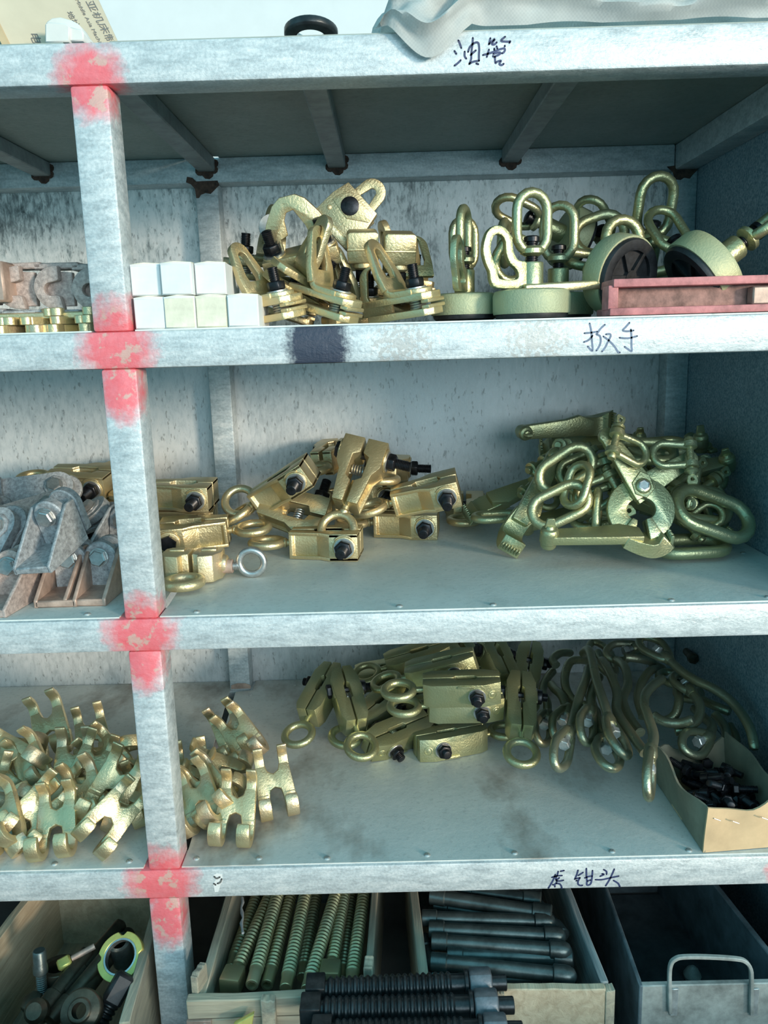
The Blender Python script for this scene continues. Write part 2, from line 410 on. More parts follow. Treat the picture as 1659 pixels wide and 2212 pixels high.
# ================================================================== THE SETTING
GZ = -1.13
XL, XR = -0.95, RX + PW                            # rack ends
o = obj('floor', bx(B(), (-3.5, -4, GZ - .05), (4, 1.2, GZ)), 'ground'); tag(o, kind='structure')
o = obj('wall_back', bx(B(), (-3.5, 1.15, GZ), (4, 1.2, 2.4)), 'wall'); tag(o, kind='structure')

o = obj('sun_blocker', bx(B(), (-2.5, -1.62, GZ), (4, -1.5, -.70)), 'ground'); tag(o, kind='structure')   # unseen block added behind the viewer to keep low sun off the bottom row
# ================================================================== THE RACK
rack = empty('shelving_rack', M.Translation((0, 0, 0)), 'tall welded steel shelving rack with silver rails and red sprayed joints', 'shelf')
def tube_box(a, b, bev=.004): 
    return done(bx(B(), a, b), 'tube', bev, seg=2)
RAILS = []
for z in (Z1, Z2, Z3, Z4):
    RAILS.append(obj('front_rail', tube_box((XL, 0, z), (XR, PD, z + RH)), 'frame', rack))
    obj('back_rail', tube_box((XL + PW, DB, z), (RX, DD - .001, z + RH)), 'frame', rack)
    obj('side_rail', tube_box((RX + .001, PD, z), (XR, DD - .002, z + RH)), 'frame', rack)
    obj('side_rail', tube_box((XL, PD, z), (XL + PW - .001, DD - .002, z + RH)), 'frame', rack)
segs = [(Z1, T2), (Z2, T3), (Z3, T4), (Z4, GZ)]
for x in (PX, RX, XL):
    for z1, z0 in segs:
        dx = 0.0 if x != PX else {Z1: -.002, Z2: .003, Z3: .003, Z4: -.002}[z1]
        obj('front_post', tube_box((x + dx, .0012, z0), (x + dx + PW, PD - .001, z1)), 'frame', rack)
for x in (0.0087, RX + .001, XL):
    for z1, z0 in segs: obj('back_post', tube_box((x, DB + .001, z0), (x + .0482, DD - .002, z1)), 'frame', rack)
for x0, x1 in ((XL, .03), (.032, XR)):
    obj('back_panel', bx(B(), (x0, DD, GZ), (x1, DD + .0015, T1)), 'back', rack)
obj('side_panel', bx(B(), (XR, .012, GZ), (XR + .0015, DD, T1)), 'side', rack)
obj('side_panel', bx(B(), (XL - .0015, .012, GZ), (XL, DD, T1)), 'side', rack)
# decks: two sheets a shelf with a slanting seam behind the middle post
def deck(poly, z, m):
    return obj('deck', done(prism(B(), poly, z, z + .002), 'deck'), m, rack)
DK = {}
seamL = [(.046, .056), (.014, .58), (.006, DD - .003)]; seamR = [(.058, .056), (.023, .58), (.062, .672), (.062, DD - .003)]
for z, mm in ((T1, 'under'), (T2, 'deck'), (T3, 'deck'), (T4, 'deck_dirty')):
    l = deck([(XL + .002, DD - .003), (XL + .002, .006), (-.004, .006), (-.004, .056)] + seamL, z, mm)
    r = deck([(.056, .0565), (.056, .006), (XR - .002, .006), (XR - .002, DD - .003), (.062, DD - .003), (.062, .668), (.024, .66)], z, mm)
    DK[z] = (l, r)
rv = done(lathe(B(), [(.0052, 0), (.0052, .0008), (.0042, .002), (.0018, .0026), (.0008, .0022)], seg=12), 'rivet')
for z, L in ((T4, [(-.149, .02), (-.031, .022), (.075, .025), (.175, .022), (.283, .018), (.441, .02), (.579, .02), (.732, .018), (.852, .016), (.045, .53), (.062, .64), (.16, .69)]),
             (T3, [(-.35, .02), (-.2, .021), (-.056, .022), (.107, .02), (.407, .022), (.545, .018), (.807, .018), (.95, .02), (1.02, .27)])):
    for x, y in L: obj('rivet', rv, 'rivet', DK[z][0 if x < .05 else 1], M.Translation((x, y, z + .002)))
# bars under the top deck
cb = done(bx(B(), (-.018, PD, T1 - .028), (.018, DB, T1 - .0005)), 'cross_bar', .002)
wl = B()
for k, (dx, dz, s) in enumerate(((-.014, -.026, .010), (.002, -.030, .013), (.015, -.024, .009), (.018, -.012, .008))):
    lathe(wl, [(s * .9, 0), (s, .002), (s * .5, .004)], (dx, DB - .004, T1 + dz), (0, 1, 0), 9)
wl = done(wl, 'burnt_weld')
for x in (-.63, -.305, .036, .306, .665):
    b = obj('cross_bar', cb, 'bar', rack, M.Translation((x, 0, 0)))
    obj('burnt_weld', wl, 'rust', b)
# burnt patches on the back posts where they meet the back rail
def patch(name, pts, y, m, parent, t=.0008):
    q = [(v.x, v.z) for v in pts]
    me = done(prism(B(), q, 0, t, M(((1, 0, 0, 0), (0, 0, -1, y), (0, 1, 0, 0), (0, 0, 0, 1)))), name)
    return obj(name, me, m, parent)
def patch_px(name, pxs, y, m, parent, t=.0008): return patch(name, [P(a, b, y) for a, b in pxs], y, m, parent, t)
patch_px('burnt_weld', [(404, 382), (416, 384), (424, 392), (470, 390), (474, 400), (462, 412), (455, 419), (444, 417), (434, 421), (430, 428), (424, 428), (421, 408), (412, 398), (402, 394)], DB, 'rust', rack)
patch_px('burnt_weld', [(1440, 360), (1455, 358), (1504, 352), (1506, 368), (1496, 378), (1490, 386), (1478, 384), (1470, 389), (1457, 387), (1453, 372)], DB, 'rust', rack)
patch_px('burnt_weld', [(499, 1488), (500, 1480), (512, 1476), (530, 1476), (541, 1480), (542, 1487)], DB, 'cast_brown', rack)

# marker writing on the rails, traced stroke by stroke
def stroke(bm, pts, w, y=-.0003):
    pts = spline(pts, 5); n = len(pts)
    for s in range(1):
        L = []
        for i in range(n):
            d = pts[min(i + 1, n - 1)] - pts[max(i - 1, 0)]; nn = V((-d.z, 0, d.x)).normalized()
            ww = w * (.75 if i in (0, n - 1) else 1)
            L.append((pts[i] + nn * ww / 2, pts[i] - nn * ww / 2))
        va = [(bm.verts.new((a.x, y, a.z)), bm.verts.new((b.x, y, b.z)), bm.verts.new((a.x, 0.0005, a.z)), bm.verts.new((b.x, 0.0005, b.z))) for a, b in L]
        for p, q in zip(va, va[1:]):
            bm.faces.new((p[0], p[1], q[1], q[0])); bm.faces.new((p[0], q[0], q[2], p[2])); bm.faces.new((p[1], p[3], q[3], q[1]))
        for c in (pts[0], pts[-1]): lathe(bm, [(w * .42, 0), (w * .42, .0008)], (c.x, y, c.z), (0, 1, 0), 8)
def writing(rail, base, strokes, w, m, k=8.295):
    for ch in strokes:
        bm = B()
        for s in ch: stroke(bm, [P(base[0] + a / k, base[1] + b / k, 0) for a, b in s], w)
        obj('handwritten_character', done(bm, 'character', smooth=False), m, rail)
writing(RAILS[0], (940, 60), [
    [[(415, 225), (440, 280), (470, 365)], [(345, 415), (380, 470)], [(345, 680), (400, 640), (460, 580)], [(530, 425), (530, 510), (560, 555)], [(675, 180), (670, 290), (650, 440), (645, 560), (610, 650)],
     [(590, 435), (620, 350), (690, 280), (770, 270), (790, 380), (785, 480), (785, 590)], [(635, 490), (690, 440), (730, 405)], [(610, 650), (680, 610), (790, 590)], [(735, 640), (775, 655)]],
    [[(990, 185), (965, 290)], [(960, 300), (1070, 200), (1020, 290), (1060, 300), (1105, 260)], [(1255, 160), (1180, 235), (1310, 250), (1345, 240), (1330, 275)],
     [(855, 490), (1000, 450), (1120, 400), (1230, 370), (1250, 400), (1230, 440), (1195, 460)], [(965, 390), (925, 525)], [(1060, 370), (1060, 400)], [(1100, 330), (1115, 375)], [(1250, 320), (1245, 338)],
     [(1040, 470), (1150, 440), (1160, 470), (1060, 520), (1035, 505)], [(1070, 520), (1080, 630), (1110, 610), (1180, 590), (1150, 650), (1190, 670), (1230, 645)]]], .0026, 'ink')
writing(RAILS[1], (1220, 680), [
    [[(445, 150), (475, 300), (485, 450), (500, 620), (480, 640), (410, 565)], [(350, 330), (470, 320), (580, 300)], [(340, 490), (430, 450), (500, 370)],
     [(720, 175), (640, 250), (590, 320), (570, 350), (630, 380), (645, 470), (620, 560), (565, 645)], [(735, 350), (810, 345), (820, 390), (780, 470), (720, 590), (665, 660)], [(690, 385), (800, 470), (900, 580), (950, 660), (990, 675)]],
    [[(1160, 140), (1100, 210), (1040, 280), (1130, 295), (1235, 280)], [(980, 410), (1060, 420), (1170, 415), (1300, 380)], [(1185, 260), (1195, 400), (1195, 550), (1200, 650), (1140, 620), (1070, 570)]]], .0026, 'ink_faded')
writing(RAILS[3], (1160, 1850), [
    [[(485, 250), (420, 265)], [(380, 265), (360, 350)], [(330, 320), (290, 420), (240, 510), (205, 565)], [(265, 375), (340, 350), (450, 340)], [(350, 350), (340, 420), (400, 380)], [(340, 420), (390, 440), (475, 425)],
     [(355, 440), (345, 480)], [(320, 545), (325, 490), (400, 490), (435, 530), (445, 570)], [(283, 503), (290, 510)]],
    [[(735, 245), (710, 330), (675, 410)], [(825, 285), (740, 340)], [(690, 400), (770, 380)], [(770, 380), (735, 450), (740, 500), (780, 520), (815, 515)], [(700, 435), (720, 430)],
     [(885, 215), (885, 330), (895, 440), (895, 510), (960, 490), (985, 380), (995, 250)], [(855, 385), (920, 360), (985, 350)], [(905, 440), (960, 420)]],
    [[(1165, 310), (1200, 320), (1130, 355)], [(1195, 235), (1245, 270), (1245, 320)], [(1045, 415), (1160, 415), (1300, 385), (1465, 350)], [(1385, 225), (1340, 330), (1290, 430), (1230, 525)], [(1370, 430), (1450, 480), (1485, 540)]]], .0028, 'ink')
# torn scrap of a white sticker on the lowest rail
s_ = patch_px('sticker_scrap', [(461, 1890), (468, 1886), (480, 1888), (481, 1903), (476, 1912), (472, 1926), (464, 1927), (462, 1915), (460, 1908), (466, 1900)], 0, 'white_card', RAILS[3], .0004)
bm = B(); stroke(bm, [P(463, 1893, 0), P(468, 1897, 0), P(475, 1894, 0)], .003, -.0008); stroke(bm, [P(470, 1908, 0), P(476, 1905, 0), P(479, 1898, 0)], .003, -.0008); stroke(bm, [P(462, 1908, 0), P(466, 1911, 0)], .003, -.0008)
obj('print', done(bm, 'print', smooth=False), 'print', s_)
# ================================================================== KINDS OF IRONWARE (local +X runs from the eye end to the jaw end)
def ringpts(R_, n=24, c=(0, 0, 0), plane='xy', ry=None):
    ry = ry or R_; out = []
    for i in range(n):
        a = 2 * math.pi * i / n; u, v = R_ * math.cos(a), ry * math.sin(a)
        out.append(V(c) + (V((u, v, 0)) if plane == 'xy' else V((u, 0, v)) if plane == 'xz' else V((0, u, v))))
    return out
def stadium(hl, r, n=8, c=(0, 0, 0)):
    return [V((hl + r * math.cos(R(a)), r * math.sin(R(a)), 0)) + V(c) for a in [-90 + 180 * i / n for i in range(n + 1)]] + \
           [V((-hl + r * math.cos(R(a)), r * math.sin(R(a)), 0)) + V(c) for a in [90 + 180 * i / n for i in range(n + 1)]]
def mirror(poly): return [(x, -y) for x, y in poly][::-1]
def bolt_parts(y0, y1, x, z=0, rn=.0165, rs=.0095, head=True, stud=.03, ln=.014, mt='black'):
    """cross bolt along local Y: nut and stud leave at y0 (towards -Y), head at y1"""
    b = screw(B(), (x, y0, z), (x, y0 - ln - stud, z), rs, .0028, 12, .14)
    if head: hexp(b, (x, y1, z), (x, y1 + .010, z), rn)
    cyl(b, (x, y0 + .001, z), (x, y1, z), rs * .8, 8)
    n = hexp(B(), (x, y0 - .002, z), (x, y0 - .002 - ln, z), rn)
    w = cyl(B(), (x, y0, z), (x, y0 - .0022, z), rn * 1.12, 18)
    return ('bolt', done(b, 'bolt'), mt, [('nut', done(n, 'nut', .0006), mt), ('washer', done(w, 'washer', .0004), 'steel')])

def jaw_body(poly, hz, flange, ins, name):
    bm = prism(B(), ins, -hz + .0005, hz - .0005)
    prism(bm, poly, hz - flange, hz); prism(bm, poly, -hz, -hz + flange); return bm
def k_wide():
    po = [(0, .004), (0, .023), (.058, .030), (.076, .041), (.128, .041), (.128, .003), (.098, .003), (.092, .015), (.050, .015), (.042, .004)]
    pi = [(0, .004), (0, .0225), (.006, .0225), (.010, .0175), (.052, .0225), (.060, .0290), (.0765, .041), (.128, .041), (.128, .003), (.098, .003), (.092, .015), (.050, .015), (.042, .004)]
    def J(sg):
        a, b = (po, pi) if sg > 0 else (mirror(po), mirror(pi))
        bm = jaw_body(a, .025, .0065, b, 'jaw')
        lathe(bm, [(.021, 0), (.021, .0022), (.019, .003)], (.104, sg * .041, 0), (0, sg, 0), 24)
        sweep(bm, [V((.104 + .0225 * math.cos(R(t)), sg * .0425, .0225 * math.sin(R(t)))) for t in range(50, 141, 15)], .0022, 6)
        return done(bm, 'jaw', .0016, seg=2)
    e = B(); sweep(e, ringpts(.0285, 28, (-.046, 0, 0)), .0078, 12, True); cyl(e, (-.014, 0, 0), (.05, 0, 0), .0062)
    lathe(e, [(.0075, 0), (.009, .003), (.009, .006), (.0062, .009)], (-.016, 0, 0), (1, 0, 0), 14)
    return [('jaw', J(1), 'gold'), ('jaw', J(-1), 'gold'), ('eye_ring', done(e, 'eye_ring'), 'gold'), bolt_parts(-.0435, .0435, .104),
            ('spring', done(coil(B(), (.073, -.0145, 0), (.073, .0145, 0), .0085, .0014, 6), 'spring'), 'steel')]
def k_slim():
    po = [(0, .0018), (0, .020), (.016, .027), (.112, .0285), (.142, .019), (.142, .0018), (.100, .0018), (.096, .0065), (.060, .0065), (.056, .0018)]
    def J(sg):
        bm = prism(B(), po if sg > 0 else mirror(po), -.023, .023)
        box(bm, (.078, sg * .0275, .0195), (.030, .006, .005)); box(bm, (.052, sg * .022, 0), (.002, .006, .040))
        lathe(bm, [(.009, 0), (.009, .0012), (.007, .0018), (.0068, .0004), (.004, .0004), (.003, .0012)], (.126, sg * .0235, 0), (.32, sg * .95, 0), 18)
        lathe(bm, [(.0185, 0), (.0185, .0015)], (.098, sg * .0275, 0), (0, sg, 0), 22)
        return done(bm, 'jaw', .0014, seg=2)
    e = B(); sweep(e, ringpts(.0270, 28, (-.046, 0, 0)), .0076, 12, True); cyl(e, (-.016, 0, 0), (.05, 0, 0), .0055)
    return [('jaw', J(1), 'gold_green'), ('jaw', J(-1), 'gold_green'), ('eye_ring', done(e, 'eye_ring'), 'gold_green'), bolt_parts(-.029, .029, .098, 0, .0145, .0085, True, .012, .012),
            ('spring', done(coil(B(), (.078, -.006, 0), (.078, .006, 0), .0085, .0014, 4), 'spring'), 'steel')]
WIDE, SLIM = k_wide(), k_slim()
WIDE_FLIP = [p for p in WIDE]
def put(name, parts, c, d, up, off, label, cat, group=None, s=1.0, settle_=True):
    m = fmat(c, d, up) @ M.Scale(s, 4) @ M.Translation(-V(off)); e = make(name, parts, m, label, cat, group)
    return settle(e) if settle_ else e
D2, D3, D4 = T2 + .002, T3 + .002, T4 + .002
GW = 'wide pulling clamps piled on the middle shelf'
def wide(c, d, up, label, s=1.0, parts=None): return put('pulling_clamp', parts or WIDE, c, d, up, (.064, 0, 0), label, 'clamp', GW, s)

# ---------------- middle shelf, heap of wide clamps
wide(Pz(704, 1172, D3 + .026), (1, -.10, 0), (0, 0, 1), 'gold clamp lying flat at the very front of the middle shelf heap, its eye left')
wide(Pz(878, 1130, D3 + .026), (1, -.12, 0), (0, -.05, 1), 'gold clamp flat at the right front of the heap, black nut facing out')
wide(Pz(1003, 1097, D3 + .026), (.10, .95, .02), (0, 0, 1), 'gold clamp at the right end of the heap, pointing backwards, bolt sticking out right')
wide(P(920, 1068, .40), (1, -.10, .24), (-.20, -.18, 1), 'gold clamp tilted up to the right, window on top, above the flat right front one')
wide(P(612, 1050, .40), (.82, -.16, .50), (-.48, -.08, .8), 'gold clamp leaning steeply on the left flank of the heap, its eye hanging lower left')
wide(P(772, 1026, .385), (.30, .50, .72), (-.1, -.85, .5), 'gold clamp standing open in the middle of the heap, spring visible between its jaws', 1.05)
wide(P(636, 1112, .345), (.84, -.15, -.20), (-.05, .80, -.6), 'gold clamp seen from above with bare coil spring, below the leaning left one')
wide(P(716, 985, .53), (.25, .93, .10), (-.1, -.1, 1), 'topmost gold clamp at the back of the heap, black bolt head at its right end')
wide(P(838, 1022, .52), (.10, .95, .0), (.05, 0, 1), 'gold clamp half hidden behind the open one, long black bolt to the right')
wide(P(800, 1082, .45), (.9, .4, .06), (0, 0, 1), 'gold clamp buried under the heap, only its flat lying eye and edge showing')
# beside and behind the middle post
wide(P(392, 1068, .46), (1, -.06, -.02), (0, -.1, 1), 'gold clamp topmost in the stack behind the middle post, nut facing out')
wide(P(392, 1112, .45), (1, .1, .0), (0, -.2, 1), 'gold clamp in the middle of the stack behind the post, mostly covered')
wide(P(420, 1152, .36), (-1, -.05, -.05), (0, -.12, 1), 'gold clamp lowest in the stack beside the post, black hex head facing out')
wide(P(192, 1042, .50), (1, -.15, -.05), (-.1, -.2, 1), 'gold clamp behind the grey brackets left of the post, nut facing out')
wide(P(205, 1092, .48), (.8, -.4, -.2), (-.1, -.5, 1), 'gold clamp lying low behind the grey brackets, partly under them')
wide(P(262, 1050, .55), (1, .3, .1), (0, -.2, 1), 'gold clamp farthest back behind the post on the middle shelf')

# ---------------- two-ring split clamp at the front edge
def k_split():
    h = []
    for s in (-1, 1):
        po = [(s * .003, -.018), (s * .003, .022), (s * .012, .030), (s * .040, .030), (s * .050, .022), (s * .050, -.008), (s * .044, -.018), (s * .040, -.03), (s * .016, -.036), (s * .014, -.018)]
        bm = prism(B(), po, -.02, .026); box(bm, (s * .027, .010, .026), (.026, .016, .006)); lathe(bm, [(.016, 0), (.016, .010), (.013, .014)], (s * .044, .006, .002), (s, 0, 0), 18)
        h.append(('half', done(bm, 'half', .003, seg=2), 'gold_pale'))
    r1 = sweep(B(), ringpts(.027, 28, (0, -.066, -.008)), .0085, 12, True)
    r2 = B(); sweep(r2, ringpts(.021, 24, (.098, .004, .004), 'xz'), .006, 10, True); screw(r2, (.056, .004, -.002), (.078, .004, -.002), .007, .003)
    g = cyl(B(), (.048, .004, -.002), (.066, .004, -.002), .012, 16)
    return h + [('eye_ring', done(r1, 'eye_ring'), 'gold_pale'), ('eye_bolt', done(r2, 'eye_bolt'), 'steel'), ('collar', done(g, 'collar', .001), 'cast_brown')]
put('split_ring_clamp', k_split(), Pz(418, 1226, D3 + .021), (1, -.02, 0), (0, 0, 1), (0, 0, 0), 'pale gold split clamp with big ring and bright eye bolt beside the post foot', 'clamp')

# ---------------- grey brackets left of the post
def hexhead(c, d, r=.0135, l=.010):
    b = hexp(B(), c, V(c) + V(d) * l, r); lathe(b, [(r * 1.15, 0), (r * 1.15, .0016)], V(c) - V(d) * .0012, d, 18); return b
def k_tray(m, mb):
    base = prism(B(), [(-.031, -.055), (.031, -.055), (.034, .050), (-.034, .050)], 0, .011)
    def gus(s):
        return prism(B(), [(-.055, .0), (-.055, .012), (.030, .072), (.050, .072), (.050, 0)], -.003, .003, M(((0, 0, 1, s * .030), (1, 0, 0, 0), (0, 1, 0, 0), (0, 0, 0, 1))))
    def lug(y):
        po = [(-.026, .008)] + [(-.0265 * math.cos(R(a)) , .056 + .0265 * math.sin(R(a))) for a in range(0, 181, 15)] + [(.026, .008)]
        return prism(B(), po, -.008, .008, M(((1, 0, 0, 0), (0, 0, -1, y), (0, 1, 0, 0), (0, 0, 0, 1))))
    bo = hexhead((0, .018, .058), (0, -1, 0)); cyl(bo, (0, .02, .058), (0, .085, .058), .007)
    return [('base_plate', done(base, 'base_plate', .002), m), ('gusset', done(gus(-1), 'gusset', .001), m), ('gusset', done(gus(1), 'gusset', .001), m),
            ('lug', done(lug(.030), 'lug', .002), mb), ('lug', done(lug(.070), 'lug', .002), mb), ('bolt', done(bo, 'bolt'), 'steel')]
def k_jawbar(m):
    n = 12; po = []
    for i in range(9):                                  # serrated lip
        y = -.030 + .060 * i / 8; po.append((-.118 + (.003 if i % 2 else 0), y))
    po += [(-.108, .032), (-.02, .029)] + [(.029 * math.cos(R(a)), .029 * math.sin(R(a))) for a in range(90, -91, -15)] + [(-.02, -.029), (-.108, -.032)]
    arm = prism(B(), po, -.010, .006); ann(arm, [(-.112, -.031), (-.112, .031), (-.096, .031), (-.096, -.031)][::-1], [(-.1115, -.0305), (-.1115, .0305), (-.0965, .0305), (-.0965, -.0305)][::-1], .004, .016)
    lip = bx(B(), (-.118, -.031, .004), (-.106, .031, .016))
    boss = lathe(B(), [(.022, 0), (.022, .003), (.019, .004)], (-.004, 0, .005), (0, 0, 1), 8)
    d2 = lathe(B(), [(.030, 0), (.030, .012)], (.010, 0, -.026), (0, 0, 1), 24)
    prism(d2, [(-.10, -.028), (.01, -.029), (.01, .029), (-.10, .028)], -.026, -.016)
    bo = hexhead((-.004, 0, .0095), (0, 0, 1)); cyl(bo, (-.004, 0, .01), (-.004, 0, -.05), .0068)
    return [('arm', done(arm, 'arm', .001), m), ('lip', done(lip, 'lip', .002), 'cast_blue'), ('boss', done(boss, 'boss', .001), m), ('back_disc', done(d2, 'back_disc', .002), 'cast_blue'), ('bolt', done(bo, 'bolt'), 'steel')]
TRAY_A, TRAY_B, TRAY_C = k_tray('cast_brown', 'cast_blue'), k_tray('cast', 'cast'), k_tray('cast_blue', 'cast_blue')
BARJ, BARJ_B = k_jawbar('cast'), k_jawbar('cast_blue')
GB = 'grey bolted brackets heaped left of the post'
def br(parts, c, d, up, label, s=1.0): return put('bolted_bracket', parts, c, d, up, (0, 0, 0), label, 'bracket', GB, s)
br(TRAY_A, Pz(212, 1287, D3), (1, -.03, 0), (0, 0, 1), 'grey bracket in the front row, right next to the middle post')
br(TRAY_A, Pz(147, 1290, D3), (1, .02, 0), (0, 0, 1), 'grey bracket in the front row, second from the post', .98)
br(TRAY_B, Pz(83, 1292, D3), (1, .05, 0), (0, 0, 1), 'brownish bracket in the front row, third from the post')
br(TRAY_B, Pz(12, 1294, D3), (1, -.12, 0), (0, 0, 1), 'brownish bracket in the front row, farthest from the post')
br(TRAY_C, P(118, 1215, .125), (.97, -.25, .10), (-.15, -.25, 1), 'blue grey bracket riding on top of the front row, both lugs showing')
br(BARJ, P(115, 1108, .24), (.93, .15, .26), (-.15, -.75, .62), 'long grey bracket with serrated lip pointing left, top of the bracket heap')
br(BARJ, P(84, 1180, .19), (.72, .30, .45), (-.35, -.75, .55), 'brownish serrated bracket sliding down to the left front of the heap')
br(BARJ_B, P(4, 1160, .16), (.3, .3, .6), (-.2, -.85, .4), 'grey bracket cut by the left frame edge, round end with bolt')
br(BARJ_B, P(118, 1052, .40), (.95, .2, .1), (.1, -.8, .5), 'dark blue grey bracket lying flat at the back of the bracket heap')
br(BARJ, P(30, 1080, .34), (.9, .3, .25), (-.2, .5, .8), 'grey bracket at the upper left of the heap with a bright pin')
br(BARJ_B, P(228, 1110, .30), (.7, -.3, .3), (.3, -.5, .7), 'dark bracket wedged against the post above the front row')
br(TRAY_C, P(240, 1185, .20), (.9, -.2, -.2), (.2, -.2, 1), 'blue grey bracket half hidden behind the post')
br(BARJ_B, P(-20, 1100, .30), (.9, -.1, .2), (0, -.7, .6), 'grey bracket mostly outside the left frame edge, dark side showing')

# ---------------- chain tongs, shackles and links at the right of the middle shelf
def k_tong(a1=125, a2=35, la=.098):
    def half(ang, sgn, z0, z1):
        c = (0, -.036); bm = B()
        th = [100 - 178 * i / 14 for i in range(15)] if sgn > 0 else [80 + 178 * i / 14 for i in range(15)]
        ou = [(c[0] + .052 * math.cos(R(t)), c[1] + .052 * math.sin(R(t))) for t in th]; inn = [(c[0] + .021 * math.cos(R(t)), c[1] + .018 * math.sin(R(t))) for t in th]
        prism(bm, ou + inn[::-1], z0, z1)
        tip = [(ou[-1][0], ou[-1][1]), (ou[-3][0], ou[-3][1]), (inn[-3][0], inn[-3][1]), (inn[-1][0], inn[-1][1])]
        prism(bm, tip, min(z0, z1) - .006, max(z0, z1) + .006)
        d = V((math.cos(R(ang)), math.sin(R(ang)))); n = V((-d.y, d.x)); e = d * la
        po = [tuple(-d * .015 + n * .021), tuple(d * .02 + n * .019), tuple(e * .96 + n * .0125)] + [tuple(e + (d * math.sin(R(t)) + n * math.cos(R(t))) * .0145) for t in range(15, 166, 30)] + [tuple(e * .96 - n * .0125), tuple(d * .02 - n * .019), tuple(-d * .015 - n * .021)]
        prism(bm, po[::-1], z0, z1); return done(bm, 'arm', .002, seg=2)
    pv = B(); prism(pv, [(-.018, .004), (-.005, .024), (.010, .020), (.018, -.004), (.006, -.019), (-.012, -.014)], .012, .015); lathe(pv, [(.013, 0), (.0125, .004), (.009, .006)], (0, 0, .014), (0, 0, 1), 22)
    cp = lathe(B(), [(.0095, 0), (.0095, .003), (.0078, .0036), (.0076, .0022), (.001, .0022)], (0, 0, .0185), (0, 0, 1), 6)
    return [('arm', half(a1, 1, .0, .013), 'gold_green'), ('arm', half(a2, -1, -.013, .0), 'gold_green'), ('pivot', done(pv, 'pivot', .001), 'gold_green', [('pivot_bolt', done(cp, 'pivot_bolt'), 'steel')])]
def k_armjaw():
    """one loose arm: flat bar with pin knob at the far end and a curved toothed jaw block"""
    bm = prism(B(), [(-.125, -.014), (-.135, 0), (-.125, .014), (-.03, .018), (.0, .024), (.03, .010), (.03, -.020), (-.03, -.018)], -.008, .008)
    jw = B(); pts = [V((.0, .0, -.004)), V((.022, -.004, -.013)), V((.045, -.006, -.019)), V((.062, -.002, -.017)), V((.074, .004, -.007))]
    strip(jw, spline(pts, 4), .040, [.020 + .012 * i / 16 for i in range(17)], (0, 1, 0))
    for i in range(7): box(jw, (.079, -.016 + .0053 * i + .003, -.010 + .001 * (i % 2)), (.006, .0034, .026))
    kn = lathe(B(), [(.010, -.02), (.013, -.016), (.013, -.010), (.015, -.008), (.015, .008), (.0155, .010), (.013, .017), (.008, .018), (.0065, .023)], (-.122, 0, 0), (0, 0, 1), 18)
    prism(kn, [(-.131, .0), (-.128, .016), (-.116, .016), (-.113, 0)], -.0025, .0025, M(((1, 0, 0, 0), (0, 0, 1, 0), (0, 1, 0, .020), (0, 0, 0, 1))))
    return [('arm', done(bm, 'arm', .0025, seg=2), 'gold_green'), ('jaw_block', done(jw, 'jaw_block', .001), 'gold_green'), ('pin', done(kn, 'pin', .0006), 'gold_green')]
def k_shackle():
    bow = B(); pts = [V((0, -.018, 0)), V((.014, -.0185, 0)), V((.032, -.020, 0))] + [V((.038 + .021 * math.cos(R(a)), .021 * math.sin(R(a)), 0)) for a in range(-75, 76, 15)] + [V((.032, .020, 0)), V((.014, .0185, 0)), V((0, .018, 0))]
    sweep(bow, pts, [.0085] + [.0062] * (len(pts) - 2) + [.0085], 10, up=(0, 0, 1))
    for s in (-1, 1): lathe(bow, [(.009, -.006), (.0125, -.0045), (.0125, .0045), (.009, .006)], (-.002, s * .018, 0), (0, 1, 0), 16)
    pin = lathe(B(), [(.006, -.032), (.0075, -.030), (.0075, -.026), (.0062, -.025), (.0062, .026), (.011, .027), (.0115, .031), (.007, .034), (.005, .037)], (-.002, 0, 0), (0, 1, 0), 14)
    tab = ann(B(), [(.0, .036), (.007, .038), (.009, .048), (.007, .053), (-.007, .053), (-.009, .048), (-.007, .038), (-.003, .036)], [(.0005, .0405), (.0026, .0425), (.003, .045), (.002, .0475), (-.001, .0475), (-.003, .0455), (-.003, .043), (-.0015, .041)], -.0028, .0028, M.Translation((-.002, 0, 0)))
    return [('bow', done(bow, 'bow'), 'gold_green'), ('pin', done(pin, 'pin'), 'gold_green', [('tab', done(tab, 'tab', .0006), 'gold_green')])]
def k_link(hl=.017, r=.0205, t=.0072): return done(sweep(B(), stadium(hl, r), t, 12, True), 'chain_link')
TONG, ARMJ, SHK = k_tong(), k_armjaw(), k_shackle(); LINK, LINK_L = k_link(), k_link(.024, .026, .0085)
GT = 'tong sets piled on the middle shelf'
def shk(c, d, up, label, s=1.0): return put('shackle', SHK, c, d, up, (0, 0, 0), label, 'shackle', 'pin shackles in the tong pile', s)
def link(c, d, up, label, big=False, s=1.0):
    o = obj('chain_link', LINK_L if big else LINK, 'gold_green', None, fmat(c, d, up) @ M.Scale(s, 4)); return tag(o, label, 'chain link', 'chain links in the tong pile')
put('chain_tong', TONG, P(1383, 1055, .225), (.99, -.02, -.10), (-.05, -.86, .40), (0, 0, 0), 'big olive gold tong facing out with crossed arms and bright pivot bolt', 'tong', None, 1.05)
put('tong_arm', ARMJ, P(1345, 1155, .175), (1, .04, .0), (-.02, -.35, 1), (0, 0, 0), 'olive gold tong arm lying along the front of the pile, curved jaw at its right', 'tong', GT)
put('tong_arm', ARMJ, P(1140, 1108, .30), (-.42, -.45, -.62), (.2, -.8, .5), (0, 0, 0), 'olive gold tong arm at the left of the pile, toothed jaw resting on the shelf', 'tong', GT)
put('tong_arm', ARMJ, P(1095, 1072, .40), (-.93, -.20, -.28), (-.1, -.55, .8), (0, 0, 0), 'olive gold tong arm reaching farthest left beside the clamp heap', 'tong', GT)
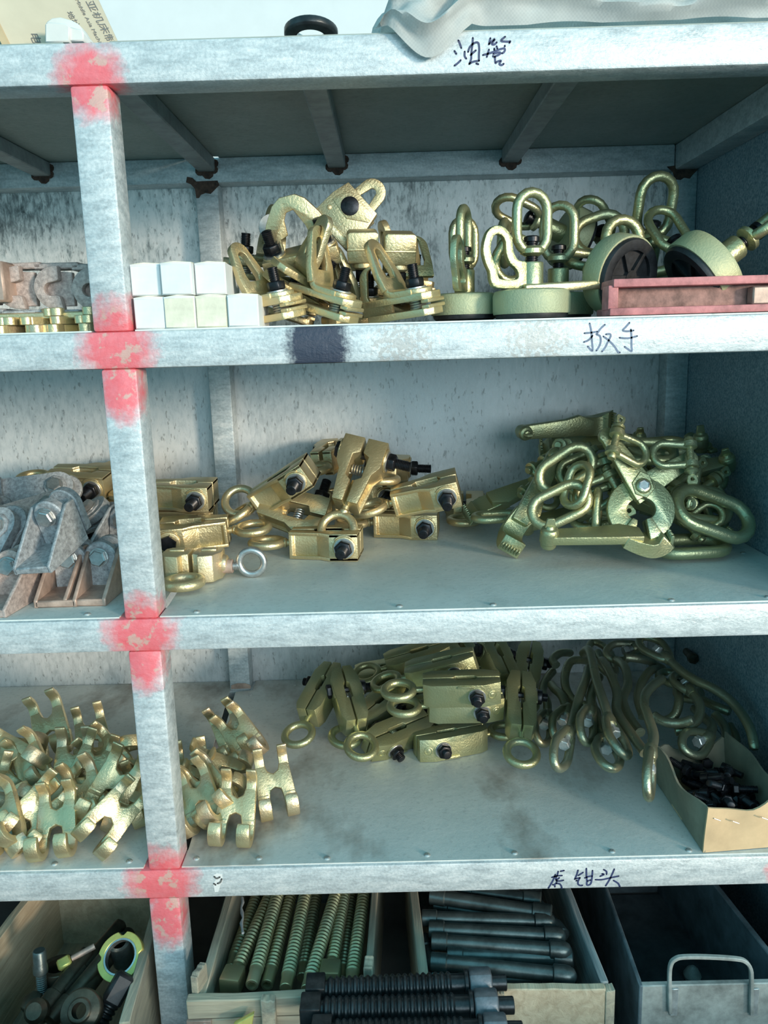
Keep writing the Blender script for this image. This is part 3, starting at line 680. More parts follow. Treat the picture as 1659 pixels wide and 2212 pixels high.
put('tong_arm', ARMJ, P(1250, 944, .50), (-.95, .1, -.02), (.1, -.6, .8), (0, 0, 0), 'dark olive tong arm on top of the pile at the back', 'tong', GT)
put('tong_arm', ARMJ, P(1262, 925, .56), (.95, .2, .05), (-.1, -.95, -.1), (0, 0, 0), 'dark olive tong arm leaning on edge against the back sheet', 'tong', GT)
put('tong_arm', ARMJ, P(1436, 1100, .315), (-.72, .25, .42), (.1, -.70, .7), (0, 0, 0), 'olive gold tong arm sloping down right below the big tong', 'tong', GT)
put('tong_arm', ARMJ, P(1452, 1050, .40), (-.9, .25, -.25), (.1, -.55, .8), (0, 0, 0), 'olive gold tong arm deep in the pile, to the right behind the big tong', 'tong', GT)
put('tong_arm', ARMJ, P(1470, 985, .50), (-.9, -.1, -.15), (0, -.2, 1), (0, 0, 0), 'dark olive tong arm at the upper right back, knob upright by the corner', 'tong', GT)
put('tong_arm', ARMJ, P(1270, 1105, .42), (.9, .3, .1), (0, -.4, .9), (0, 0, 0), 'dark tong arm buried under the shackles', 'tong', GT)
put('tong_arm', ARMJ, P(1380, 1085, .46), (.9, -.2, .2), (.2, -.4, .9), (0, 0, 0), 'dark tong arm buried behind the big tong', 'tong', GT)
put('tong_arm', ARMJ, P(1330, 1010, .52), (.9, .2, -.1), (.2, -.4, .9), (0, 0, 0), 'dark tong arm under the top one, at the back of the pile', 'tong', GT)
shk(P(1318, 962, .25), (.82, .1, -.42), (.2, -.8, .5), 'shackle hooked on the upper left arm end of the big tong')
shk(P(1475, 988, .235), (-.96, .1, .02), (.1, -.85, .5), 'shackle hooked on the upper right arm end of the big tong')
link(P(1394, 982, .262), (1, .0, -.05), (0, -.50, .85), 'heavy oval link hanging between the two shackles of the big tong', True)
link(P(1425, 966, .36), (1, .1, .05), (.1, -.3, 1), 'oval link lying just behind the upper link of the big tong', True)
shk(P(1285, 990, .33), (-.88, -.1, -.42), (-.1, -.90, .3), 'shackle of the central cluster, uppermost, pin pointing up', 1.15)
shk(P(1312, 1030, .28), (-.9, -.1, -.22), (.1, -.9, .35), 'shackle of the central cluster, middle one, bow to the left', 1.2)
shk(P(1318, 1065, .26), (-.85, .0, -.38), (0, -.8, .5), 'shackle of the central cluster, lower one, bow sloping down left', 1.15)
link(P(1222, 1028, .30), (.78, .0, .50), (.2, -.9, .3), 'oval link at the left of the shackle cluster, tilted up right', True)
link(P(1222, 1088, .26), (.86, .0, .40), (.1, -.85, .45), 'oval link at the lower left of the shackle cluster', True)
link(P(1250, 1052, .29), (.2, .3, .9), (.8, -.5, .1), 'small link hanging upright inside the shackle cluster')
link(P(1258, 1075, .25), (.3, .3, .8), (-.7, -.6, .2), 'small link hanging below the cluster, edge towards the front')
shk(P(1207, 975, .42), (.3, -.3, -.8), (.8, -.5, .1), 'shackle at the upper left of the cluster under the top arm')
shk(P(1220, 970, .44), (.9, -.2, -.2), (0, -.2, 1), 'shackle lying below the top arm, pin tab upright')
shk(P(1175, 1010, .40), (.5, -.3, -.7), (.5, -.7, .3), 'shackle at the far left slope of the tong pile')
shk(P(1145, 1045, .38), (.7, -.4, -.5), (.3, -.7, .5), 'shackle on the long left arm of the tong pile')
link(P(1282, 1115, .30), (.9, .2, .1), (0, -.3, .9), 'oval link low in the gap above the front arm')
link(P(1073, 1116, .37), (1, .1, 0), (0, -.05, 1), 'oval link lying flat on the shelf at the left end of the tong pile', True, .85)
link(P(1290, 1100, .26), (.1, .3, .9), (.9, -.3, 0), 'small link on edge right above the front arm')
shk(P(1490, 1045, .33), (.5, .1, -.8), (.2, -.9, .3), 'shackle with stacked collars standing right of the big tong', 1.15)
shk(P(1480, 1090, .32), (.2, .1, .9), (.9, -.4, 0), 'shackle below the stacked collar one, pin upright')
link(P(1530, 1030, .40), (.9, -.1, -.22), (.1, -.75, .6), 'oval link leaning against the right side panel, upper one', True, 1.1)
shk(P(1520, 1000, .46), (.1, -.2, -.95), (.9, -.2, .1), 'shackle hanging in the upper right of the pile near the corner', 1.1)
shk(P(1535, 955, .52), (-.9, -.2, -.2), (.1, -.2, 1), 'shackle at the top right corner with its pin standing up', 1.1)
shk(P(1520, 1052, .34), (.45, .0, -.85), (.3, -.9, .2), 'shackle curving down to the large right link', 1.1)
link(P(1520, 1115, .27), (.8, .0, -.30), (.1, -.72, .65), 'large oval link at the right foot of the pile', True, 1.35)
link(P(1510, 1095, .30), (.8, .2, -.15), (.1, -.80, .55), 'second large link behind the right foot link', True, 1.1)
shk(P(1502, 1138, .27), (.75, .1, .45), (-.2, -.8, .6), 'shackle on the pin of the arm sloping down right')
link(P(1490, 1158, .24), (1, .1, .0), (0, -.12, 1), 'oval link lying flat under the right sloping arm', True, 1.25)
link(P(1530, 1128, .32), (.6, .5, .5), (.5, -.6, .6), 'small link inside the large right link')
# ================================================================== LOWER SHELF: slim clamps, double hooks, long hooks, box of bolts
GS = 'slim pulling clamps heaped on the lower shelf'
def slim(c, d, up, label, s=1.0): return put('slim_clamp', SLIM, c, d, up, (.07, 0, 0), label, 'clamp', GS, s)
slim(Pz(974, 1600, D4 + .024), (-.93, -.30, 0), (0, 0, -1), 'olive gold slim clamp frontmost right of the heap, nut and dimple facing out')
slim(Pz(860, 1588, D4 + .034), (-.80, -.58, -.05), (-.15, .45, -.9), 'olive gold slim clamp lying diagonally at the front, open slot with spring on top')
slim(P(996, 1487, .285), (1, -.06, .03), (0, -.15, 1), 'olive gold slim clamp lying crosswise in the centre of the heap, nut facing out')
slim(P(935, 1450, .44), (.95, -.12, .26), (-.25, -.15, 1), 'olive gold slim clamp tilted up right above the central one')
slim(P(1040, 1530, .335), (1, .05, -.02), (0, -.12, 1), 'olive gold slim clamp pinned under the central crosswise one')
slim(P(694, 1498, .44), (.30, .80, .30), (.15, .35, -.9), 'olive gold slim clamp farthest left of the heap, its eye lying towards the front')
slim(P(752, 1512, .40), (-.22, .80, .38), (.1, -.35, .9), 'olive gold slim clamp second from the left, leaning, eye hanging down in front')
slim(P(1124, 1524, .33), (.12, .88, .34), (.05, -.4, .9), 'olive gold slim clamp at the right edge of the heap, eye hanging in front')
slim(P(1001, 1420, .55), (-.25, .85, .20), (.1, -.3, .9), 'dark olive slim clamp at the top back of the heap pointing backwards')
slim(P(1062, 1436, .52), (-.15, .85, .30), (.3, -.3, .9), 'dark olive slim clamp right of the topmost one, eye upright in front of it')
slim(P(1120, 1450, .50), (.22, .88, .25), (.1, -.4, .9), 'dark olive slim clamp at the back right corner of the heap')
slim(P(912, 1426, .55), (.95, .12, .22), (-.2, -.3, .9), 'dark olive slim clamp lying long at the top back left')
slim(P(838, 1450, .52), (1, .08, .10), (-.1, -.2, 1), 'dark olive slim clamp at the back left, eye lying flat to its left')
slim(P(818, 1520, .42), (.55, .80, .10), (.1, -.2, .9), 'dark olive slim clamp deep in the shadow under the crossing eyes')
slim(P(900, 1512, .42), (.98, .15, .02), (0, -.1, 1), 'dark olive slim clamp underneath the tilted one, eye crossing in front')
slim(P(1060, 1490, .46), (.9, .4, -.05), (0, -.1, 1), 'dark olive slim clamp filling the right middle of the heap')

# ---------------- double hooks
def k_dhook():
    web = prism(B(), [(-.034, -.013), (-.034, -.0285), (.026, -.033), (.026, -.012), (.012, -.009), (.008, 0), (.012, .009), (.026, .012), (.026, .033), (-.034, .0285), (-.034, .013), (-.020, .009), (-.015, 0), (-.020, -.009)], -.0055, .0055)
    parts = [('web', done(web, 'web', .002, seg=2), 'gold_pale')]
    for s in (-1, 1):
        y = s * .0225
        big = [V((.016, y, 0)), V((.030, y, -.001))] + [V((.034 + .0215 * math.sin(R(a)), y, .0205 - .0215 * math.cos(R(a)))) for a in range(15, 176, 16)] + [V((.028, y, .0425))]
        sm = [V((-.020, y * .92, 0)), V((-.032, y * .92, .001)), V((-.043, y * .92, .004)), V((-.050, y * .92, .011)), V((-.053, y * .92, .020)), V((-.057, y * .92, .026))]
        parts.append(('big_prong', done(strip(B(), big, [.021] * (len(big) - 1) + [.019], [.0115] * (len(big) - 2) + [.011, .008], (0, 1, 0)), 'big_prong', .0018, 50, 2), 'gold_pale'))
        parts.append(('small_prong', done(strip(B(), spline(sm, 2), .0165, [.0095] * 8 + [.008, .006, .004], (0, 1, 0)), 'small_prong', .0014, 50, 2), 'gold_pale'))
    return parts
DH = k_dhook()
def dh(px, py, y, d, up, label, s=1.0):
    s *= 1.02; c = P(px, py, y)
    if c.z < D4 + .036 * s: c = Pz(px, py, D4 + .036 * s)
    c.y = max(c.y, .085)
    return put('double_hook', DH, c, d, up, (0, 0, .014), label, 'hook', 'gold double hooks strewn over the lower shelf left', s)
dh(594, 1702, .16, (.18, -.52, -.70), (.15, -.80, .55), 'gold double hook standing alone, rightmost of the hooks')
dh(506, 1772, .08, (-.06, -.55, -.68), (0, -.80, .55), 'gold double hook right beside the post foot, two big prongs towards the front')
dh(492, 1650, .30, (.42, -.50, -.60), (-.15, -.75, .6), 'gold double hook high at the back right of the post, tall curled tips')
dh(520, 1662, .27, (.50, -.45, -.55), (-.2, -.8, .5), 'gold double hook just right of the tall tipped one, prong pointing right')
dh(468, 1672, .28, (.80, .10, -.45), (.2, -.5, .8), 'gold double hook with curls crossing, between the post and the tall tipped one')
dh(424, 1712, .20, (-.96, -.12, -.06), (.05, .85, .5), 'gold double hook lying as a flat bar right behind the post')
dh(425, 1778, .10, (.30, -.62, -.55), (-.3, -.75, .55), 'pinkish gold double hook tucked against the right side of the post, low')
dh(402, 1660, .30, (.2, -.7, -.5), (.1, -.6, .7), 'gold double hook peeking out high right of the post')
dh(250, 1732, .13, (-.42, -.40, -.78), (.10, -.92, .35), 'green gold double hook left of the post with its U slot facing out', 1.12)
dh(134, 1776, .08, (.10, -.55, -.66), (0, -.80, .55), 'pale gold double hook front middle, two prongs down side by side')
dh(160, 1700, .20, (.05, -.55, -.70), (.10, -.85, .5), 'gold double hook in the left middle with two broad upright prongs', 1.1)
dh(92, 1648, .30, (.30, -.50, -.68), (-.05, -.85, .5), 'gold double hook highest in the left heap, slim tips upright', 1.12)
dh(243, 1648, .32, (.85, -.10, .20), (-.1, -.80, .55), 'green gold double hook at the back left of the post, curls stacked')
dh(38, 1700, .20, (.80, -.25, -.42), (.35, -.80, .45), 'large green gold double hook reaching in from the left frame edge', 1.25)
dh(60, 1780, .09, (-.45, -.60, -.48), (.45, -.75, .5), 'gold double hook at the left front with one prong slanting left')
dh(8, 1745, .12, (.1, -.7, -.5), (.5, -.7, .5), 'gold double hook cut by the left frame edge, middle height')
dh(12, 1792, .06, (.75, -.30, -.2), (-.1, -.6, .8), 'gold double hook cut by the left frame edge, lowest, curved back out')
dh(118, 1728, .16, (-.80, -.45, -.25), (.1, -.70, .65), 'gold double hook in the left middle pointing left over the front ones')
dh(284, 1765, .10, (.35, -.60, -.55), (.2, -.80, .5), 'green gold double hook half behind the post on its left side')
dh(262, 1806, .05, (.85, -.35, -.1), (.1, -.5, .85), 'green gold double hook at the foot of the post, round back to the front')
dh(92, 1800, .05, (-.6, -.6, -.3), (.3, -.7, .6), 'gold double hook lowest front left, leaning under the broad prongs')
dh(186, 1655, .33, (.25, -.5, -.65), (.2, -.8, .5), 'dark gold double hook behind the two broad prongs, tips up')
dh(215, 1790, .07, (-.55, -.55, -.5), (.45, -.7, .5), 'gold double hook front left of the post, two prongs slanting right')
dh(36, 1640, .34, (.7, .2, -.3), (.1, -.6, .8), 'dark gold double hook at the back left, mostly covered')

dh(70, 1715, .20, (.45, -.55, -.60), (-.3, -.8, .5), 'gold double hook between the large left one and the broad prongs')
dh(205, 1718, .18, (-.25, -.55, -.65), (.25, -.8, .5), 'green gold double hook in the dense middle just left of the slotted one')
dh(30, 1765, .14, (.35, -.6, -.55), (-.4, -.75, .5), 'gold double hook low at the left edge with a slanting prong')
dh(175, 1760, .11, (.35, -.55, -.65), (-.1, -.8, .5), 'gold double hook between the front middle one and the slotted one')
dh(445, 1740, .17, (.55, -.5, -.55), (-.25, -.8, .5), 'gold double hook right of the post behind the pinkish one')
dh(230, 1690, .25, (.6, -.4, -.5), (-.1, -.8, .55), 'green gold double hook above the slotted one left of the post')

# ---------------- long bent hooks with bolted eyes, traced through the heap
def HP(p, r=.009):
    cx, cy, y = p; q = P(1100 + cx / 2.968, 1360 + cy / 2.968, y)
    if q.z < D4 + r: q = Pz(1100 + cx / 2.968, 1360 + cy / 2.968, D4 + r)
    return q
def long_hook(pts, eye, label, nrm=(0, -.8, .6), r=.0088):
    """pts: rod, eye end first; eye: tip of the eye"""
    P3 = [HP(p, r) for p in pts]; root = P3[0]; tip = HP(eye, r) if eye else None
    e = empty('long_hook', M.Translation(root), label, 'hook', 'long bent hooks piled on the lower shelf'); inv = M.Translation(-root)
    L = spline(P3, 6); n = len(L)
    obj('rod', done(sweep(B(), [inv @ q for q in L], [r * (1.12 if i == 0 else .7 if i == n - 1 else 1) for i in range(n)], 12), 'rod'), 'hook_steel', e)
    if tip is not None:
        d = tip - root; l = max(d.length, .055); x, y, z = frame_of(d, V(nrm)); w = .022
        loop = [(-.004, 0), (.004, .010), (l * .25, w * .72), (l * .55, w), (l * .80, w * .8), (l * .95, w * .42), (l, 0)]
        pts2 = [x * a + y * b for a, b in loop] + [x * a - y * b for a, b in loop[-2:0:-1]]
        cl = []
        m_ = len(pts2)
        for i in range(m_):
            p0, p1, p2, p3 = pts2[i - 1], pts2[i], pts2[(i + 1) % m_], pts2[(i + 2) % m_]
            for t in (0, .33, .66): cl.append(.5 * ((2 * p1) + (p2 - p0) * t + (2 * p0 - 5 * p1 + 4 * p2 - p3) * t * t + (3 * p1 - p0 - 3 * p2 + p3) * t ** 3))
        eb = sweep(B(), cl, .0078, 10, True, up=tuple(z))
        lathe(eb, [(r, -.014), (r * 1.25, -.008), (r * 1.4, .004), (r * 1.1, .012)], (0, 0, 0), tuple(x), 12)
        ey = obj('eye', done(eb, 'eye'), 'hook_steel', e)
        bo = cyl(B(), tuple(x * .006), tuple(x * (l * .42)), .0062, 10); hexp(bo, tuple(x * (l * .30)), tuple(x * (l * .30 + .012)), .0105)
        obj('bolt', done(bo, 'bolt'), 'rivet', ey)
    return e
LH = [
 ([(640, 580, .22), (610, 480, .26), (560, 330, .34), (515, 140, .44), (470, 160, .50)], (735, 800, .14), 'long hook rising steeply left of centre, its eye crossing the flat lying one'),
 ([(870, 790, .14), (760, 640, .20), (690, 520, .26), (690, 400, .31), (640, 270, .38), (590, 190, .44)], None, 'long hook snaking down through the middle of the heap to the front'),
 ([(905, 790, .10), (925, 680, .14), (890, 560, .18), (862, 470, .22), (890, 390, .26), (985, 310, .32)], (890, 1070, .04), 'long hook reaching farthest to the front, its narrow eye edge on'),
 ([(415, 490, .33), (350, 400, .36), (335, 300, .40), (370, 205, .44), (440, 190, .46), (500, 200, .48)], (520, 600, .28), 'long hook bent into a round shoulder at the upper left'),
 ([(405, 660, .20), (440, 540, .26), (470, 430, .30), (510, 320, .36), (530, 240, .42)], (320, 870, .12), 'long hook at the left front, its eye leaning left on the shelf'),
 ([(540, 520, .28), (545, 440, .32), (560, 360, .38), (600, 300, .44)], (500, 705, .20), 'short visible hook between the steep ones with a bright bolted eye'),
 ([(225, 535, .34), (225, 450, .38), (195, 380, .42), (220, 300, .46), (268, 240, .50)], (170, 705, .26), 'thin dark hook at the far left edge of the heap'),
 ([(370, 520, .34), (340, 430, .38), (290, 380, .42), (270, 350, .46)], (300, 690, .28), 'hook lying behind the far left one, eye towards the shelf'),
 ([(615, 700, .20), (560, 560, .28), (520, 440, .36), (480, 360, .42)], (640, 885, .10), 'hook whose broad eye lies flat on the shelf at the front'),
 ([(1010, 200, .40), (1150, 320, .34), (1330, 410, .29), (1450, 510, .25), (1540, 650, .20), (1572, 790, .17)], (850, 70, .47), 'longest hook arching down the right side to the bolt box'),
 ([(930, 560, .26), (1010, 595, .24), (1100, 600, .23), (1180, 575, .22)], None, 'blunt hook end lying crosswise in the middle of the heap'),
 ([(1075, 330, .34), (1092, 430, .30), (1065, 530, .28), (990, 570, .28), (920, 530, .30)], (1000, 250, .40), 'hook curling round in the centre right of the heap'),
 ([(1160, 390, .33), (1222, 480, .29), (1205, 580, .26), (1120, 640, .24), (1060, 650, .24)], (1100, 290, .38), 'hook curling in a wide arc right of centre'),
 ([(840, 660, .22), (770, 560, .27), (728, 450, .32), (760, 350, .37), (740, 240, .42), (680, 190, .48)], None, 'long hook winding just right of the middle one'),
 ([(860, 560, .32), (825, 440, .36), (850, 340, .40), (905, 265, .44), (960, 250, .48)], None, 'dark hook bowed behind the front reaching one'),
 ([(1270, 690, .24), (1300, 620, .28), (1240, 560, .32), (1180, 500, .36)], (1120, 760, .20), 'hook low at the right with a bolt in its eye beside the box'),
 ([(1320, 545, .30), (1380, 620, .27), (1390, 700, .24), (1350, 760, .22)], None, 'curved hook end between the long right hook and the box'),
 ([(1410, 620, .32), (1450, 690, .29), (1440, 760, .27)], None, 'short curved hook end nearest the right side panel'),
 ([(820, 110, .46), (900, 200, .46), (1000, 260, .48)], (620, 165, .44), 'hook lying on top of the heap, its eye pointing left'),
 ([(740, 195, .46), (830, 205, .46), (930, 225, .48)], None, 'hook shank lying level under the top eye'),
 ([(640, 265, .40), (580, 190, .44), (545, 120, .48)], (520, 60, .52), 'hook with a thick collar at the top left of centre'),
 ([(1210, 440, .38), (1320, 490, .34), (1420, 530, .32)], (1120, 380, .42), 'hook lying behind the long right one'),
 ([(300, 230, .52), (280, 190, .54), (330, 150, .56), (400, 150, .58)], None, 'dark bent hook end at the upper left back of the heap'),
]
NR = {0: (.55, -.7, .45), 2: (.93, -.3, .2), 4: (.75, -.55, .4), 5: (.6, -.7, .4), 6: (.55, -.7, .5), 7: (.4, -.8, .4), 8: (.2, -.6, .8), 9: (.1, -.7, .7), 15: (-.3, -.8, .5), 18: (.2, -.45, .85)}
for i, (pts, eye, lab) in enumerate(LH): long_hook(pts, eye, lab, NR.get(i, (0, -.8, .6)))
lone = hexp(B(), (0, 0, 0), (0, .018, 0), .012); cyl(lone, (0, .018, 0), (0, .05, 0), .008)
tag(obj('loose_bolt', done(lone, 'loose_bolt', .0006), 'brown_part', None, M.Translation(P(1500, 1425, .53))), 'dark hex bolt head resting on the hooks near the right side panel', 'bolt')

# ---------------- cardboard box with black bolts
A_ = Pz(1519, 1842, D4 + .001); Bk = Pz(1418, 1690, D4 + .001)
Dv = V((RX - .004 - A_.x, .012, 0)); C_ = Bk + Dv; D_ = A_ + Dv
HT = (P(1521, 1741, A_.y).z - D4)
box_e = empty('cardboard_box', M.Translation((A_ + C_) / 2), 'open torn cardboard box full of black bolts at the right front of the lower shelf', 'box')
ci = M.Translation(-(A_ + C_) / 2)
def card(name, a, b, top, m, lean, th=.0035, n=14):
    """one wall of the box: a to b along the bottom, top(t) gives its height"""
    bm = B(); out = V((b - a).y, -(b - a).x) if False else V(((b - a).y, -(b - a).x, 0)).normalized(); L = []
    rows = 5
    vs = [[[None] * (rows + 1) for _ in range(n + 1)] for _ in range(2)]
    for s in range(2):
        for i in range(n + 1):
            t = i / n; h = top(t)
            for j in range(rows + 1):
                u = j / rows; q = a + (b - a) * t + V((0, 0, h * u)) + out * (lean * (1 - t) * u * u + .004 * math.sin(t * 9 + u * 2) * u - s * th)
                vs[s][i][j] = bm.verts.new(ci @ q)
    for s in range(2):
        for i in range(n):
            for j in range(rows):
                f = (vs[s][i][j], vs[s][i + 1][j], vs[s][i + 1][j + 1], vs[s][i][j + 1]); bm.faces.new(f if s == 0 else f[::-1])
    for i in range(n):
        bm.faces.new((vs[0][i][rows], vs[0][i + 1][rows], vs[1][i + 1][rows], vs[1][i][rows])); bm.faces.new((vs[0][i][0], vs[1][i][0], vs[1][i + 1][0], vs[0][i + 1][0]))
    for i in (0, n):
        for j in range(rows): bm.faces.new((vs[0][i][j], vs[0][i][j + 1], vs[1][i][j + 1], vs[1][i][j]))
    return obj(name, done(bm, name), m, box_e)
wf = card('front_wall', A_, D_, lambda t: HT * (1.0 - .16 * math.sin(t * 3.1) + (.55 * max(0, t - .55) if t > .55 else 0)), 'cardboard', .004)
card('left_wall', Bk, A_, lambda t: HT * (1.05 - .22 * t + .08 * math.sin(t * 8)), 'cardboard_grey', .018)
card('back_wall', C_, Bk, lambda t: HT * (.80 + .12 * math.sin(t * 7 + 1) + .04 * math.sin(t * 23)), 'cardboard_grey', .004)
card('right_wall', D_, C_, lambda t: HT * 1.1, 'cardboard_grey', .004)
obj('bottom', done(prism(B(), [(q.x, q.y) for q in (ci @ A_, ci @ D_, ci @ C_, ci @ Bk)], (ci @ A_).z, .003 + (ci @ A_).z), 'bottom'), 'cardboard', box_e)
st = done(sweep(B(), [(-.005, .001, 0), (-.005, -.0012, 0), (.005, -.0012, -.004), (.005, .001, -.004)], .0007, 5), 'staple')
for px, py in ((1549, 1767), (1589, 1773), (1652, 1765)): obj('staple', st, 'steel', wf, M.Translation(ci @ (P(px, py, A_.y - .004))))
bm = hexp(B(), (0, 0, 0), (.009, 0, 0), .0098); screw(bm, (.009, 0, 0), (.038, 0, 0), .0062, .0024, 10, .14); BOLT = done(bm, 'black_bolt')
bm = lathe(B(), [(.0085, 0), (.0085, .012), (.0055, .012), (.0055, .036)], d=(1, 0, 0), seg=10); BOLT2 = done(bm, 'black_bolt')
rb = random.Random(3)
u1 = (D_ - A_); u2 = (Bk - A_)
for k in range(63):
    lay = k // 21; s_, t_ = rb.uniform(.20, .84), rb.uniform(.18, .82)
    q = A_ + u1 * s_ + u2 * t_; hgt = .012 + .011 * lay + .020 * t_ * (1 - abs(s_ - .45))
    q = V((q.x, q.y, D4 + hgt + rb.uniform(0, .008)))
    a = rb.uniform(0, 6.28); d = V((math.cos(a), math.sin(a), rb.uniform(-.35, .55)))
    o = obj('black_bolt', BOLT if k % 3 else BOLT2, 'black', None, fmat(q, d, (rb.uniform(-.3, .3), rb.uniform(-.3, .3), 1)) @ M.Rotation(rb.uniform(0, 6), 4, 'X'))
    tag(o, 'small black bolt heaped in the torn cardboard box', 'bolt', 'black bolts in the cardboard box')
# ================================================================== UPPER SHELF
# ---------------- castings and brass keys left of the post
def k_cast():
    n = 14; th = [90 + 180 * i / n for i in range(n + 1)]
    ou = [(.010, .033)] + [(.004 + .034 * math.cos(R(t)), .033 * math.sin(R(t))) for t in th] + [(.014, -.033), (.010, -.014)]
    inn = [(-.004 + .010 * math.cos(R(t)), .010 * math.sin(R(t)) - .002) for t in th[::-1]]
    bm = prism(B(), ou + [(.006, -.012)] + inn + [(.006, .010), (.010, .012)], -.008, .008, M(((1, 0, 0, 0), (0, 0, -1, 0), (0, 1, 0, 0), (0, 0, 0, 1))))
    bk = prism(B(), [(-.02, -.028), (.026, -.028), (.026, .024), (-.02, .028)], 0, .012, M(((1, 0, 0, 0), (0, 0, 1, .010), (0, 1, 0, 0), (0, 0, 0, 1))))
    fl = bx(B(), (-.036, -.004, -.046), (.036, .05, -.034)); ft = bx(B(), (-.036, .014, .030), (.036, .05, .040))
    return [('claw', done(bm, 'claw', .0015, seg=2), 'cast'), ('web', done(bk, 'web', .001), 'cast'), ('bottom_flange', done(fl, 'bottom_flange', .002), 'cast_blue'), ('top_flange', done(ft, 'top_flange', .002), 'cast')]
CAST = k_cast(); GC = 'grey castings left of the post on the upper shelf'
for px, py, lab in ((36, 622, 'grey pink casting with open claw, left of the pair in view'), (118, 622, 'grey pink casting with open claw, right of the pair in view'), (200, 624, 'grey pink casting half hidden by the middle post'), (-46, 620, 'grey pink casting just beyond the left frame edge')):
    q = P(px, py, .10); put('claw_casting', CAST, q, (1, 0, 0), (0, 0, 1), (0, 0, 0), lab, 'casting', GC, .92)
tag(obj('steel_block', done(bx(B(), (-.03, 0, 0), (.006, .05, .056)), 'steel_block', .003), 'cast_brown', None, M.Translation(P(4, 652, .07))), 'brown steel block standing at the left frame edge before the castings', 'block')
tag(obj('flat_bar', done(bx(B(), (-.25, 0, 0), (.16, .045, .010)), 'flat_bar', .002), 'gold_pale', None, M.Translation((-.12, .085, D2 + .020))), 'long pale brass bar lying under the castings behind the keys', 'bar')
kp = [(.0085 * math.cos(R(a)), -.05 + .0085 * math.sin(R(a)) * .7) for a in range(180, 361, 20)]; kp = kp + [(.0085, .03), (-.0085, .03)]
KEY = done(prism(B(), kp, 0, .0115), 'brass_key', .0008)
KEYS = [(60, 672, .075, 32), (86, 691, .062, -22), (101, 675, .070, 14), (132, 686, .062, -12), (158, 688, .058, 10), (183, 672, .062, 4), (184, 692, .052, 2), (27, 694, .052, -25), (57, 690, .060, -4),
        (114, 694, .066, 4), (46, 711, .045, 14), (80, 711, .042, -6), (106, 708, .045, 4), (128, 710, .048, -24), (164, 706, .042, 12), (8, 712, .045, -10), (5, 694, .055, 8), (195, 708, .045, -8)]
ORD = 'leftmost second third fourth fifth sixth seventh eighth'.split()
lay_of = lambda py: 0 if py > 702 else 1 if py > 682 else 2
for px, py, y, a in KEYS:
    lay = lay_of(py); k = sorted(q[0] for q in KEYS if lay_of(q[1]) == lay).index(px)
    q = P(px, py, y); q.z = D2 + .0118 * lay + .0002
    tag(obj('brass_key', KEY, 'gold_pale', None, M.Translation((q.x, y + .055, q.z)) @ M.Rotation(R(a), 4, 'Z')),
        'rounded brass key, %s from the left in the %s layer left of the post' % (ORD[k], ('bottom', 'middle', 'top')[lay]), 'key', 'brass keys piled left of the post')

# ---------------- small cartons
CS = .0425
def k_carton(m, flap):
    b = bx(B(), (0, .002, 0), (CS, .115, CS)); f = bx(B(), (.0012, 0, .0012), (CS - .0012, .003, CS - .0022))
    l = prism(B(), [(0, CS), (CS * .45, CS + .0022), (CS, CS + .0004), (CS, CS - .001), (0, CS - .001)], -.02, -.004, M(((1, 0, 0, 0), (0, 0, -1, 0), (0, 1, 0, 0), (0, 0, 0, 1))))
    return [('body', done(b, 'body', .0008), m), ('end_flap', done(f, 'end_flap', .0006), flap), ('lid_edge', done(l, 'lid_edge'), 'cream_card')]
CW, CC, CK = k_carton('white_card', 'white_card'), k_carton('white_card', 'cream_card'), k_carton('cream_card', 'cream_card')
zt = D2 + CS + .0024
for px, top, parts, y, rz, lab in ((287, 0, CW, .014, .5, 'white carton at the left end of the lower row beside the post'), (352, 0, CC, .012, -.8, 'stained cream carton in the lower row, second from the post'),
        (421, 0, CK, .015, .3, 'yellowish cream carton in the lower row, third from the post'), (489.5, 0, CW, .013, 1.0, 'white carton at the right end of the lower row, next to the gold clamps'),
        (285, 1, CW, .024, 1.2, 'white carton at the left end of the upper row'), (350, 1, CW, .016, -.6, 'white carton in the middle of the upper row, lid edge lifted'), (424, 1, CW, .030, .8, 'white carton at the right end of the upper row')):
    q = P(px, 650, y); put('small_carton', parts, (q.x, y, zt if top else D2 + .0002), (1, math.tan(R(rz)), 0), (0, 0, 1), (0, 0, 0), lab, 'carton', 'small square cartons stacked by the post', 1.0, False)

